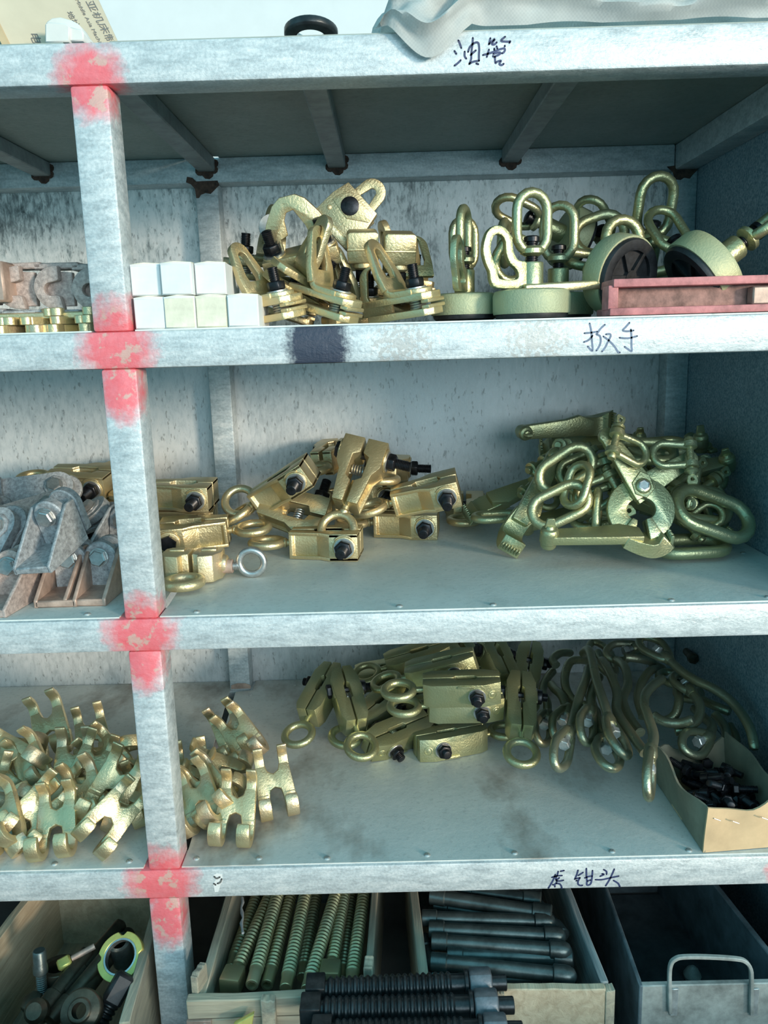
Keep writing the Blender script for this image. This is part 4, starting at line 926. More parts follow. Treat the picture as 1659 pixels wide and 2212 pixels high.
# ---------------- bent-plate clamps
def loopplate(h=.088, w=.058, t=.008, r=.018, slot=(.013, .030, .062)):
    """upright strap: outer and inner outlines in (y, height)"""
    n = 10
    ou = [(-w / 2, 0), (-w / 2, h * .30)] + [(-r * math.cos(R(180 * i / n)) , h - r + r * math.sin(R(180 * i / n))) for i in range(n + 1)] + [(w / 2, h * .30), (w / 2, 0)]
    a, z0, z1 = slot
    inn = [(-a * .8, z0 - .010), (-a, z0)] + [(-a * .62 * math.cos(R(180 * i / n)), z1 + a * .62 * math.sin(R(180 * i / n))) for i in range(n + 1)] + [(a, z0), (a * .8, z0 - .010)]
    return ou, inn
def k_bent(lean=22, mt='gold'):
    A = []
    for k, z in enumerate((0, .024)):
        po = [(-.062, -.024), (.048, -.026), (.058, -.012), (.058, .012), (.048, .026), (-.062, .024), (-.070, .012), (-.070, -.012)]
        bm = prism(B(), po, z - .001, z + .0100); box(bm, (.050, 0, z + (.012 if k == 0 else -.0035)), (.014, .046, .006))
        A.append(('jaw_plate', done(bm, 'jaw_plate', .0016, seg=2), mt))
    ou, inn = loopplate(); s, c = math.sin(R(lean)), math.cos(R(lean))
    T_ = M(((0, -s, -c, -.018), (1, 0, 0, 0), (0, c, -s, .044), (0, 0, 0, 1)))
    up = ann(B(), ou, inn, -.0055, .0055, T_)
    fo = [V((.030, 0, .0365)), V((.004, 0, .0365)), V((-.008, 0, .0375)), V((-.015, 0, .041)), V((-.0195, 0, .049))]
    strip(up, spline(fo, 3), .052, .0095, (0, 1, 0)); lathe(up, [(.024, -.004), (.024, .004)], (.024, 0, .0365), (0, 0, 1), 20)
    bo = screw(B(), (.022, 0, .0), (.022, 0, .078), .0085, .0028, 12, .14); nu = hexp(B(), (.022, 0, .0435), (.022, 0, .057), .0145); wa = cyl(B(), (.022, 0, .0405), (.022, 0, .0432), .0165, 18)
    sp = coil(B(), (.022, 0, .0088), (.022, 0, .0238), .0115, .0017, 4)
    return A + [('loop_plate', done(up, 'loop_plate', .0014, 40, 2), mt), ('bolt', done(bo, 'bolt'), 'black', [('nut', done(nu, 'nut', .0005), 'black'), ('washer', done(wa, 'washer', .0004), 'steel')]), ('spring', done(sp, 'spring'), 'steel')]
def k_arch():
    A = []
    po = [(-.060, -.030), (.060, -.030), (.045, .030), (-.045, .030)]
    b = prism(B(), po, 0, .022); box(b, (0, -.020, .018), (.118, .022, .020)); A.append(('jaw_body', done(b, 'jaw_body', .002, seg=2), 'gold'))
    ou = [(-.050, 0), (-.053, .022), (-.042, .045), (-.026, .068), (-.012, .077), (.012, .077), (.026, .068), (.042, .045), (.053, .022), (.050, 0)]
    inn = [(-.026, 0), (-.026, .018), (-.014, .022), (-.014, .044), (-.008, .054), (.004, .056), (.010, .044), (.016, .032), (.020, .018), (.026, 0)]
    pl = prism(B(), ou + inn[::-1], -.004, .004, M(((1, 0, 0, 0), (0, .25, -.97, .002), (0, .97, .25, .026), (0, 0, 0, 1))))
    for s in (-1, 1): lathe(pl, [(.018, 0), (.018, .008)], (s * .040, -.012, .022), (0, 0, 1), 18)
    A.append(('arch_plate', done(pl, 'arch_plate', .0014, seg=2), 'gold'))
    for s in (-1, 1):
        bo = screw(B(), (s * .040, -.012, .020), (s * .040, -.012, .068), .0085, .0028, 12, .14)
        A.append(('bolt', done(bo, 'bolt'), 'black', [('nut', done(hexp(B(), (s * .040, -.012, .033), (s * .040, -.012, .048), .0145), 'nut', .0005), 'black'), ('washer', done(cyl(B(), (s * .040, -.012, .0300), (s * .040, -.012, .0328), .0165, 18), 'washer'), 'steel')]))
    return A
def k_block():
    b = prism(B(), [(-.050, -.042), (.050, -.042), (.050, .006), (.042, .042), (-.042, .042), (-.050, .006)], -.012, .012)
    box(b, (0, -.046, 0), (.10, .014, .034)); prism(b, [(-.040, -.004), (-.030, .034), (.038, .034), (.044, .018), (.006, -.010)], .012, .0145); A = [('body', done(b, 'body', .002, seg=2), 'gold')]
    bk = prism(B(), [(-.046, -.040), (.046, -.040), (.046, .03), (-.046, .03)], -.028, -.018); A.append(('back_plate', done(bk, 'back_plate', .002), 'gold'))
    eye = lathe(B(), [(.020, 0), (.020, .002), (.017, .0035), (.006, .0045), (.001, .0046)], (-.006, .012, .012), (0, 0, 1), 22); A.append(('round_seat', done(eye, 'round_seat'), 'black'))
    for x, y in ((.030, .026), (.034, -.024), (-.034, -.020)): A.append(('rivet', done(lathe(B(), [(.005, 0), (.005, .001), (.003, .002)], (x, y, .012), (0, 0, 1), 12), 'rivet'), 'gold'))
    ou, inn = loopplate(.074, .06, .008, .028, (.013, .026, .046)); lp = ann(B(), ou, inn, -.004, .004, M(((1, 0, 0, 0), (0, 1, 0, .02), (0, 0, 1, -.022), (0, 0, 0, 1))))
    A.append(('loop_plate', done(lp, 'loop_plate', .0014, 40, 2), 'gold')); return A
def k_chan():
    po = [(-.021, -.012), (.021, -.012), (.024, -.008), (.024, .030), (.020, .034), (-.020, .034), (-.024, .030), (-.024, -.008)]
    b = prism(B(), po, -.02, .02, M(((1, 0, 0, 0), (0, 0, -1, 0), (0, 1, 0, 0), (0, 0, 0, 1)))); bx(b, (-.0245, -.021, .006), (.0245, .021, .010))
    w = lathe(B(), [(.016, 0), (.018, -.004), (.018, -.008), (.013, -.012)], (0, 0, -.011), (0, 0, 1), 18); bo = screw(B(), (0, 0, -.02), (0, 0, -.062), .008, .0028)
    pl = bx(B(), (-.022, .02, -.03), (.022, .028, .03))
    return [('channel', done(b, 'channel', .0022, seg=2), 'gold'), ('collar', done(w, 'collar'), 'gold'), ('back_plate', done(pl, 'back_plate', .001), 'gold'), ('bolt', done(bo, 'bolt'), 'black', [('nut', done(hexp(B(), (0, 0, -.024), (0, 0, -.042), .0135), 'nut', .0005), 'black')])]
BENT, BENT2, ARCH, BLOCK, CHAN = k_bent(), k_bent(8), k_arch(), k_block(), k_chan()
GK = 'bent plate clamps heaped on the upper shelf'
def bent(nx, ny, y, d, up, label, parts=None, off=(.022, 0, .05), s=.93): return put('plate_clamp', parts or BENT, P(nx, ny, y), d, up, off, label, 'clamp', GK, s)
bent(597, 628, .075, (.74, -.60, .08), (-.12, -.10, 1), 'gold bent plate clamp at the left front, next to the lower white carton')
bent(739, 622, .080, (.76, -.50, -.26), (.28, -.12, 1), 'gold bent plate clamp at the middle front, sloping down right')
bent(896, 627, .080, (.76, -.58, .08), (-.08, -.10, 1), 'gold bent plate clamp at the right front, coil spring at its right end')
bent(542, 545, .20, (-.78, -.55, .05), (.08, -.12, 1), 'gold bent plate clamp high on the left above the cartons', BENT2)
bent(718, 604, .16, (.5, .5, -.3), (.25, -.35, .9), 'gold bent plate clamp in the middle with a loop facing out behind the front one', BENT2)
bent(912, 590, .20, (.8, .3, -.1), (-.15, -.15, 1), 'gold bent plate clamp at the right back, black bolt on a small block')
bent(640, 600, .20, (-.7, .5, .1), (-.15, -.15, 1), 'gold bent plate clamp lying under the arch plate one')
bent(800, 640, .17, (.7, .5, .05), (.1, -.1, 1), 'gold bent plate clamp buried under the two channel blocks')
bent(660, 655, .13, (.9, .2, -.30), (.3, .05, 1), 'gold bent plate clamp whose flat jaws slope between the left and middle front ones', BENT2)
bent(850, 600, .22, (-.4, .7, .2), (.1, -.4, .9), 'gold bent plate clamp with slotted plate under the right channel block', BENT2)
put('plate_clamp', ARCH, P(652, 545, .18), (.93, -.10, .18), (-.16, -.45, .9), (0, 0, .02), 'gold clamp with tall arch plate and two black nuts, upper left of the heap', 'clamp', GK)
put('plate_clamp', BLOCK, P(752, 462, .24), (.62, -.05, -.70), (-.22, -.90, .25), (0, 0, 0), 'gold clamp block with big black round seat tilted on top of the heap', 'clamp', GK, .78)
put('plate_clamp', CHAN, P(789, 538, .16), (.99, .05, .0), (0, -.25, 1), (0, 0, .01), 'gold channel block hanging left, nut below, under the tilted top block', 'clamp', GK)
put('plate_clamp', CHAN, P(862, 537, .17), (.99, .10, -.03), (0, -.25, 1), (0, 0, .01), 'gold channel block hanging right, nut below', 'clamp', GK)
ou, inn = loopplate(.075, .05, .008, .022); hk = ann(B(), ou, inn, -.004, .004)
tag(obj('slotted_plate', done(hk, 'slotted_plate', .0014, 40, 2), 'gold', None, fmat(P(812, 640, .17), (.8, -.3, .1), (.3, .9, .1)) @ M.Rotation(R(180), 4, 'Z') @ M.Translation((0, -.03, 0))), 'loose gold slotted plate hanging below the left channel block', 'plate')
tag(obj('round_plate', done(lathe(B(), [(.022, 0), (.022, .004)], seg=20), 'round_plate', .0006), 'rivet', None, fmat(P(588, 492, .27), (1, .2, 0), (.2, -.9, .2))), 'plain pale round plate behind the arch plate clamp', 'plate')
tag(obj('slotted_plate', done(ann(B(), ou, inn, -.004, .004), 'slotted_plate', .0014, 40, 2), 'gold_green', None, fmat(P(905, 590, .26), (.9, .2, 0), (.2, -.8, .4)) ), 'loose olive slotted plate standing behind the right channel block', 'plate')

# ---------------- pulling drums with swivel rings
def stad_ring(hl, r, t, m=None, seg=10):
    pts = [(m or M()) @ q for q in stadium(hl, r)]; return sweep(B(), pts, t, seg, True)
def csm(p, k=3):
    n = len(p); q = [V(a) for a in p]; out = []
    for i in range(n):
        p0, p1, p2, p3 = q[i - 1], q[i], q[(i + 1) % n], q[(i + 2) % n]
        for j in range(k):
            t = j / k; v = .5 * ((2 * p1) + (p2 - p0) * t + (2 * p0 - 5 * p1 + 4 * p2 - p3) * t * t + (3 * p1 - p0 - 3 * p2 + p3) * t ** 3); out.append((v.x, v.y))
    return out
def k_drum(ring=True, ribs=True, post=True, plate=False):
    A = [('drum', done(lathe(B(), [(.0475, -.034), (.0545, -.034), (.0555, -.030), (.0555, -.008), (.053, -.002), (.047, 0), (.016, 0)], seg=36), 'drum'), 'drum')]
    rim = lathe(B(), [(.036, -.0335), (.036, -.040), (.040, -.0415), (.050, -.0405), (.052, -.036), (.052, -.0335)], seg=36, cap=False)
    A.append(('rubber_rim', done(rim, 'rubber_rim'), 'rubber'))
    if ribs:
        rb_ = B(); lathe(rb_, [(.046, -.0335), (.046, -.0345)], seg=30)
        for k in range(3): box(rb_, (0, 0, -.037), (.080, .005, .006), M.Rotation(R(60 * k + 15), 3, 'Z').to_4x4())
        lathe(rb_, [(.010, -.033), (.010, -.041)], seg=14); A.append(('underside', done(rb_, 'underside'), 'rubber'))
    if post:
        A.append(('post', done(lathe(B(), [(.0165, -.002), (.0165, .036), (.0155, .038), (.009, .038)], seg=20), 'post', .0004), 'gold_green'))
    if ring:
        bo = screw(B(), (0, 0, .036), (0, 0, .072), .009, .003, 14, .14); lathe(bo, [(.012, 0), (.012, .006), (.008, .008)], (0, 0, .066), (0, 0, 1), 12); A.append(('bolt', done(bo, 'bolt'), 'black'))
        rg = stad_ring(.016, .0245, .0072, M(((0, 1, 0, 0), (0, 0, 1, 0), (1, 0, 0, .092), (0, 0, 0, 1))), 12); lathe(rg, [(.010, 0), (.017, .004), (.017, .010), (.012, .014)], (0, 0, .046), (0, 0, 1), 18)
        A.append(('swivel_ring', done(rg, 'swivel_ring'), 'gold_green'))
    if plate:
        ou = [(.010, -.016), (.016, -.022), (.060, -.022), (.070, -.012), (.072, 0), (.078, .012), (.082, .030), (.076, .052), (.062, .062), (.046, .058), (.036, .044), (.034, .028), (.026, .016), (.012, .012)]
        inn = [(.026, -.004), (.030, -.010), (.052, -.010), (.058, -.006), (.060, .004), (.066, .016), (.070, .030), (.067, .044), (.061, .050), (.052, .048), (.047, .040), (.046, .026), (.040, .012), (.030, .004)]
        A.append(('keyhole_plate', done(ann(B(), csm(ou), csm(inn), -.005, .005, M(((-1, 0, 0, 0), (0, 0, 1, -.004), (0, 1, 0, .024), (0, 0, 0, 1)))), 'keyhole_plate', .0014, 40, 2), 'gold_green'))
    return A
DR, DRP, DR0 = k_drum(), k_drum(plate=True), k_drum(ring=False)
GD = 'pulling drums with swivel rings on the upper shelf'
def drum(c, axis, side, label, parts=None, s=1.0): 
    z = V(axis).normalized(); x = V(side) - z * V(side).dot(z); return put('pulling_drum', parts or DR, c, x, z, (0, 0, 0), label, 'drum', GD, s)
dz = D2 + .0418
def onshelf(px, y): q = P(px, 650, y); return V((q.x, y, dz))
drum(onshelf(1148, .082), (0, 0, 1), (.93, .35, 0), 'green gold drum flat at the front centre, oval ring facing out and keyhole plate left', DRP, 1.0)
drum(onshelf(1018, .12), (0, 0, 1), (.35, .93, 0), 'green gold drum flat at the left of the drums, ring seen edge on', DRP, .92)
drum(onshelf(1003, .28), (0, 0, 1), (.8, .5, 0), 'green gold drum behind the left one, narrow ring standing upright', DR, .95)
drum(onshelf(1205, .20), (0, 0, 1), (.85, -.5, 0), 'green gold drum behind the front centre one, second upright ring', DR, 1.0)
drum(P(1316, 618, .125), (-.50, .82, .22), (.1, .3, 1), 'green gold drum standing on edge, black ribbed underside facing right front', DR0, 1.06)
drum(P(1452, 590, .155), (-.32, .50, .78), (.9, .2, .2), 'green gold drum tilted back behind the red channel, ring arched above it', DR)
drum(P(1545, 570, .085), (.80, .10, .58), (.3, -.8, .2), 'green gold drum on its side, neck and ring reaching the right frame edge', DR, 1.1)
drum(P(1222, 505, .33), (-.86, -.20, .38), (.2, -.7, .5), 'yellowish drum at the back leaning with its black rim to the right', DR, 1.0)
drum(P(1392, 590, .30), (.05, -.25, .95), (.95, .1, .1), 'dark drum at the back with an oval ring standing high above the others', DR, 1.15)
drum(P(1310, 570, .34), (-.5, -.4, .7), (.7, -.6, .1), 'dark drum at the back centre, its ring lying over', DR)
def ringobj(c, d, up, label, hl=.010, s=1.0, plate=False):
    return tag(obj('swivel_ring', done(stad_ring(hl, .0255, .0075), 'swivel_ring'), 'gold_green', None, fmat(c, d, up) @ M.Scale(s, 4)), label, 'ring', 'loose rings among the drums')
ringobj(P(1345, 535, .19), (.05, .2, 1), (.2, -.95, .2), 'loose olive ring arching above the drum on edge', .014, 1.1)
ringobj(P(1295, 505, .30), (.9, .1, .3), (.1, -.9, .3), 'loose dark ring at the back between the yellowish drum and the high oval ring', .012, 1.15)
ringobj(P(1108, 560, .16), (.5, .2, .8), (.3, -.9, .1), 'loose olive ring left of the front centre ring', .008, 1.0)
ringobj(P(1245, 568, .16), (.95, .2, -.1), (0, -.5, .85), 'loose pale ring lying over the second upright ring', .014, 1.0)
ringobj(P(1415, 555, .24), (1, .1, .2), (.1, -.8, .5), 'loose olive ring lying low between the tilted drums', .012, 1.1)
ringobj(P(1090, 525, .32), (.1, .3, .95), (.9, -.3, .1), 'loose brown ring on edge at the back left of the drums', .010, 1.0)
tag(obj('flat_link', done(prism(B(), [(-.06, -.012), (.055, -.012), (.06, 0), (.055, .012), (-.06, .012)], 0, .012), 'flat_link', .0018), 'gold', None, fmat(P(1218, 628, .075), (1, .12, .03), (0, -.1, 1))), 'flat gold bar lying across the front drum at the post foot', 'bar')

# ---------------- red channel
chn = empty('red_channel', M.Translation((0, 0, .0008)), 'red painted steel channel lying along the right front edge of the upper shelf', 'channel')
q0 = P(1318, 640, .004); x0 = q0.x; x1 = RX - .003
for nm, a, b, m_ in (('top_flange', (x0 + .004, .003, D2 + .037), (x1, .075, D2 + .048), 'red'), ('bottom_flange', (x0, .003, D2), (x1, .075, D2 + .010), 'red'), ('web', (x0, .028, D2 + .010), (x1, .040, D2 + .037), 'red_in'), ('end_cheek', (x0 - .002, .006, D2 + .008), (x0 + .012, .040, D2 + .040), 'red')):
    obj(nm, done(bx(B(), a, b), nm, .0018, seg=2), m_, chn)
tag(obj('filler_block', done(bx(B(), (0, 0, 0), (RX - .005 - P(1626, 645, .008).x, .02, .024)), 'filler_block', .002), 'cast_brown', None, M.Translation((P(1626, 645, .008).x, .0075, D2 + .0105))), 'brown worn block stuck inside the red channel at the right edge', 'block')

# ================================================================== ON TOP OF THE RACK
D1 = T1 + .002
def hexa(bot, top): return quad_loops_b([bot, top])
def quad_loops_b(L):
    bm = B(); quad_loops(bm, [[V(p) for p in l] for l in L]); return bm
q1, q2 = P(263, 82, .16), P(225, 0, .16); q3 = P(20, 60, .05)
lean = (q2.x - q1.x) / (q2.z - q1.z); hgt = .30
bl, br_ = V((q3.x, .05, D1)), V((q1.x + .014, .17, D1)); dep = V((-.10, .22, 0)); sh = V((lean * hgt, 0, hgt))
cb_ = empty('carton', M.Translation((0, 0, 0)), 'big slumped cardboard carton with printed text at the upper left corner', 'carton')
obj('body', done(quad_loops_b([[bl, br_, br_ + dep, bl + dep], [bl + sh, br_ + sh, br_ + dep + sh, bl + dep + sh]]), 'body', .002), 'cardboard_pale' if 'cardboard_pale' in MT else 'cream_card', cb_)
obj('edge_strip', done(quad_loops_b([[bl + V((-.006, -.001, 0)), bl + V((.004, -.003, 0)), bl + V((.004, .02, 0)), bl + V((-.006, .02, 0))], [bl + sh * .9 + V((-.006, -.001, 0)), bl + sh * .9 + V((.004, -.003, 0)), bl + sh * .9 + V((.004, .02, 0)), bl + sh * .9 + V((-.006, .02, 0))]]), 'edge_strip'), 'cardboard', cb_)
def text_mesh(s, size):
    cu = bpy.data.curves.new('t', 'FONT'); cu.body = s; cu.size = size; cu.extrude = .0002; cu.resolution_u = 3
    o = bpy.data.objects.new('t', cu); COL.objects.link(o); dg = bpy.context.evaluated_depsgraph_get(); me = bpy.data.meshes.new_from_object(o.evaluated_get(dg)); bpy.data.objects.remove(o); bpy.data.curves.remove(cu)
    me.materials.clear(); return me
fx = (br_ - bl).normalized(); fz = sh.normalized(); fn = fx.cross(fz).normalized()
def on_face(px, py):                                         # where the picture ray meets the carton face
    v = ray(px, py); t = (bl - CO).dot(fn) / v.dot(fn); return CO + v * t + fn * .0006
def printed(s, size, a, b):
    A3, B3 = on_face(*a), on_face(*b); x = (B3 - A3).normalized(); y = fn.cross(x)
    m_ = M(((x.x, y.x, fn.x, A3.x), (x.y, y.y, fn.y, A3.y), (x.z, y.z, fn.z, A3.z), (0, 0, 0, 1)))
    obj('printed_text', text_mesh(s, size), 'print', cb_, m_)
printed('\u4e2d\u4e9a\u673a\u5e8a\u5236\u9020\u6709\u9650', .016, (171, -22), (231, 88))
printed('tion Middle Asia Machine To', .0085, (148, -26), (212, 92))
printed('\u5730\u5740\uff1a', .011, (143, 26), (178, 84))
printed('\u7535', .016, (62, 70), (72, 94))
# white plastic piece
wp = empty('plastic_part', M.Translation((0, 0, 0)), 'small white plastic part with a rounded top standing before the carton', 'part')
def wp_prism(nm, px, y0, y1): 
    obj(nm, done(prism(B(), [((P(a, b, y0)).x, (P(a, b, y0)).z) for a, b in px], -y1, -y0, M(((1, 0, 0, 0), (0, 0, -1, 0), (0, 1, 0, 0), (0, 0, 0, 1)))), nm, .0015), 'white_plastic', wp)
wp_prism('block', [(97, 92), (97, 50), (104, 47), (140, 50), (150, 56), (150, 90)], .016, .05)
wp_prism('side', [(150, 89), (150, 57), (176, 64), (180, 72), (181, 88)], .020, .048)
wp_prism('rounded_back', [(97, 91), (100, 47), (112, 39), (130, 37), (155, 44), (170, 52), (178, 66), (193, 84), (193, 88)], .05, .08)
# black ring
rg = empty('black_ring', fmat(P(672, 72, .05), (1, .05, -.03), (.02, .17, .98)), 'black metal ring lying tilted on the front edge of the top deck', 'ring')
obj('ring', done(lathe(B(), [(.021, -.006), (.033, -.006), (.0355, -.003), (.0355, .004), (.033, .006), (.022, .006)], seg=32, cap=False), 'ring', .0005), 'dark_rod', rg)
obj('inner_wall', done(lathe(B(), [(.0215, -.0058), (.0215, .0058), (.0195, .0058), (.0195, -.0058)], seg=32, cap=False), 'inner_wall'), 'steel', rg)
# woven sack: one draped, creased cloth lying over the deck edge
def sack():
    nx, ny = 120, 46; x_0, x_1 = P(806, 40, .02).x, 1.10; vs = []
    bm = B(); rs = random.Random(5)
    lowx = P(926, 84, -.008)
    for i in range(nx + 1):
        t = i / nx; x = x_0 + (x_1 - x_0) * t; row = []
        drop = max(0.0, 1 - abs(x - lowx.x) / .075); drop = drop * drop * (3 - 2 * drop)
        end = min(1, t * 16); end2 = math.sqrt(end)
        for j in range(ny + 1):
            u = j / ny                                      # 0 lower front hem, 1 far back
            zf = .006 + (-.040) * max(0, (drop - .2) / .8) + .003 * math.sin(t * 23) * (1 - drop)
            yf = .006 - .018 * min(1, drop * 3)
            if u < .45:
                s = u / .45; zz = zf + (.075 + .016 * math.sin(t * 6) + .02 * t) * s ** .8 * end2; yy = yf + .07 * s * s - .012 * math.sin(s * 3.1)
            else:
                s = (u - .45) / .55; zz = zf + (.075 + .016 * math.sin(t * 6) + .02 * t) * end2 + .05 * math.sin(s * 2.4) * end2 - .03 * s; yy = yf + .07 + .30 * s
            cr = .014 * math.sin(38 * (t * 1.3 + .22 * u) + 2.2 * math.sin(7 * u + 3 * t)) * math.sin(u * 3.1) + .008 * math.sin(70 * t - 26 * u + 2 * math.sin(11 * t)) * math.sin(u * 3.1)
            fold = .014 * math.exp(-((u - .10 - .05 * math.sin(t * 9)) / .035) ** 2) + .012 * math.exp(-((u - .26 - .05 * math.sin(t * 5 + 1)) / .03) ** 2)
            yy -= fold + cr * .9; zz += cr * .5
            if drop > .25:
                if zz < .008: yy = min(yy, -.0045)
            else: zz = max(zz, .0062)
            row.append(bm.verts.new((x + .01 * math.sin(u * 9) * (1 - end), yy, T1 + zz)))
        vs.append(row)
    for i in range(nx):
        for j in range(ny): bm.faces.new((vs[i][j], vs[i + 1][j], vs[i + 1][j + 1], vs[i][j + 1]))
    ex = bmesh.ops.solidify(bm, geom=bm.faces[:], thickness=.0016); return done(bm, 'woven_sack', sharp=60)
tag(obj('woven_sack', sack(), 'sack', None), 'crumpled grey woven plastic sack hanging over the top deck edge', 'sack')
# ================================================================== BOTTOM: crates, screws, bars, bin
ZR = -.948                                            # rim height of the wooden crates
def board(name, p, q, th, z0, z1, m, parent, side=1, bev=.0015, rag=.0):
    """upright board from plan point p to q, thickness to its left (side 1) or right (-1)"""
    p, q = V((p[0], p[1], 0)), V((q[0], q[1], 0)); d = (q - p); n = V((-d.y, d.x, 0)).normalized() * th * side; k = 8; bm = B(); L = []
    rg = random.Random(int(abs(p.x * 1e4) + abs(q.y * 1e4)))
    for i in range(k + 1):
        c = p + d * i / k; h = z1 + rg.uniform(-rag, rag)
        L.append([c + V((0, 0, z0)), c + n + V((0, 0, z0)), c + n + V((0, 0, h + rg.uniform(-rag, rag) * .5)), c + V((0, 0, h))])
    quad_loops(bm, L); return obj(name, done(bm, name, bev), m, parent)
def xy(px, py, z=ZR): q = Pz(px, py, z); return (q.x, q.y)
def along(a, b, t): return (a[0] + (b[0] - a[0]) * t, a[1] + (b[1] - a[1]) * t)
ZB = GZ + .001
# ---- middle crate with threaded rods
cm = empty('wooden_crate', M.Translation((0, 0, 0)), 'weathered wooden crate full of brassy threaded rods, right of the post', 'crate')
lf, lb = xy(424, 2148), xy(486, 1938); lb2 = along(lf, lb, 2.0); rf, rb2_ = xy(786, 2124), xy(802, 1930); rb2 = along(rf, rb2_, 2.0)
rf = (rf[0], lf[1] + .004); 
board('side_board', lf, lb2, .014, ZB, ZR, 'wood', cm, -1, rag=.0015); board('side_board', rf, rb2, .011, ZB, ZR, 'wood', cm, -1, rag=.0015)
board('back_board', lb2, rb2, .014, ZB, ZR - .01, 'wood_blue', cm, -1)
f0, f1 = (lf[0] - .012, lf[1] - .016), (rf[0] + .018, rf[1] - .014)
mid = ZR - .030
fb = board('front_board', f0, f1, .016, mid, ZR + .002, 'wood_x', cm, 1, rag=.001); board('front_board', (f0[0], f0[1] + .001), (f1[0], f1[1] + .001), .016, ZB, mid - .002, 'wood_x', cm, 1, rag=.0008)
board('batten', along(f0, f1, .40), along(f0, f1, .475), .014, ZB, ZR + .010, 'wood', cm, -1, rag=.002)
board('corner_post', (f0[0] + .004, f0[1] + .018), (f0[0] + .012, f0[1] + .050), .012, ZB, ZR + .030, 'wood', cm, -1, rag=.002)
board('corner_post', (f1[0] - .004, f1[1] + .020), (f1[0] - .002, f1[1] + .046), .014, ZB, ZR + .030, 'wood', cm, 1, rag=.002)
bx_ = obj('strap', done(bx(B(), (f0[0] - .001, f0[1] - .0030, ZR - .046), (f0[0] + .036, f0[1] + .002, ZR - .030)), 'strap', .0005), 'cast_brown', cm)
for dx in (.012, .026): obj('nail', rv, 'rivet', bx_, M.Translation((f0[0] + dx, f0[1] - .003, ZR - .038)) @ M.Rotation(R(90), 4, 'X') @ M.Scale(.7, 4))
obj('bottom_board', done(bx(B(), (lf[0], lf[1], ZB), (rf[0], lb2[1], ZB + .012)), 'bottom_board'), 'wood', cm)
# threaded rods
def k_rod(head, l=.40, r=.0116):
    bm = screw(B(), (0, 0, 0), (l, 0, 0), r, .0078, 18, .17); A = [('thread', done(bm, 'thread'), 'rod')]
    if head == 'square':
        h = lathe(B(), [(.011, 0), (.011, -.012)], d=(1, 0, 0), seg=14); box(h, (-.030, 0, 0), (.036, .034, .030)); A.append(('square_head', done(h, 'square_head', .004, seg=2), 'rod'))
    elif head == 'tube':
        h = lathe(B(), [(.0115, 0), (.0105, -.004), (.0105, -.030), (.0095, -.032), (.0065, -.032), (.006, -.020), (.0005, -.018)], d=(1, 0, 0), seg=16); A.append(('hollow_end', done(h, 'hollow_end'), 'rod'))
    else:
        h = lathe(B(), [(.0115, 0), (.010, -.005), (.0098, -.026)], d=(1, 0, 0), seg=14); A.append(('plain_end', done(h, 'plain_end', .001), 'rod'))
    return A
RS, RTb, RP = k_rod('square'), k_rod('tube'), k_rod('plain')
def rod(cx0, cy0, cx1, cy1, z, parts, label, s=1.0):
    a = Pz(380 + cx0 / 3.19, 1900 + cy0 / 3.19, z); b = Pz(380 + cx1 / 3.19, 1900 + cy1 / 3.19, z); a.y += .008; put('threaded_rod', parts, a, b - a, (0, 0, 1), (0, 0, 0), label, 'screw rod', 'threaded rods in the wooden crate', s)
zr = ZR - .018
rod(428, 620, 650, 110, zr - .010, RS, 'brassy threaded rod with square head, leftmost in front in the crate')
rod(548, 650, 700, 110, zr + .002, RTb, 'bright threaded rod with hollow end, second from the left')
rod(650, 650, 790, 110, zr - .014, RTb, 'threaded rod with hollow end, third from the left, lying a little lower')
rod(770, 690, 890, 110, zr + .002, RP, 'bright threaded rod in the middle of the crate, plain end')
rod(925, 700, 1100, 110, zr + .002, RP, 'bright threaded rod right of the middle, going under the black screws')
rod(1078, 580, 1160, 110, zr - .006, RS, 'threaded rod with square dusty head near the right board', .95)
rod(1215, 670, 1290, 140, zr - .004, RP, 'greenish threaded rod rightmost, against the side board')
rod(880, 620, 965, 110, zr - .038, RP, 'dark threaded rod lying deeper between the bright ones')
rod(1150, 640, 1200, 200, zr - .038, RP, 'dark threaded rod lying deeper near the right board')
rod(400, 560, 560, 110, zr - .038, RP, 'dark threaded rod lying deeper at the left board')
cw = [P(523 + 2 * math.sin(i * 2.1), 1939 + i * 11, .10 - i * .012) for i in range(8)]
tag(obj('dust_string', done(sweep(B(), cw, [.0022 * (1 + .4 * math.sin(i * 2.7)) for i in range(8)], 6), 'dust_string'), 'dust', None), 'dusty cobweb string hanging from the rail into the rod crate', 'cobweb')
# ---- right crate with dark bars
cr = empty('wooden_crate', M.Translation((0, 0, 0)), 'weathered wooden crate with dark steel bars, below the vise writing', 'crate')
lf, lb = xy(928, 2122), xy(903, 1927); lb2 = along(lf, lb, 1.8); rf, rb_ = xy(1298, 2122), xy(1219, 1920); rb2 = along(rf, rb_, 1.8)
board('side_board', lf, lb2, .015, ZB, ZR, 'wood', cr, 1, rag=.0015); board('side_board', rf, rb2, .012, ZB, ZR, 'wood_blue', cr, -1, rag=.0012); board('back_board', lb2, rb2, .014, ZB, ZR - .01, 'wood_blue', cr, -1)
f0, f1 = (lf[0] - .014, lf[1] - .014), (rf[0] + .004, rf[1] - .014)
board('front_board', f0, along(f0, f1, .42), .014, ZB, ZR - .002, 'wood_x', cr, 1, rag=.0012); board('front_board', along(f0, f1, .44), f1, .014, ZB, ZR, 'wood_warm', cr, 1, rag=.0012)
board('batten', along(f0, f1, .40), along(f0, f1, .45), .010, ZB, ZR + .001, 'wood', cr, -1, rag=.001)
board('corner_post', (f1[0], f1[1] - .002), (f1[0] + .014, f1[1] - .001), .016, ZB, ZR - .002, 'wood', cr, 1, rag=.001)
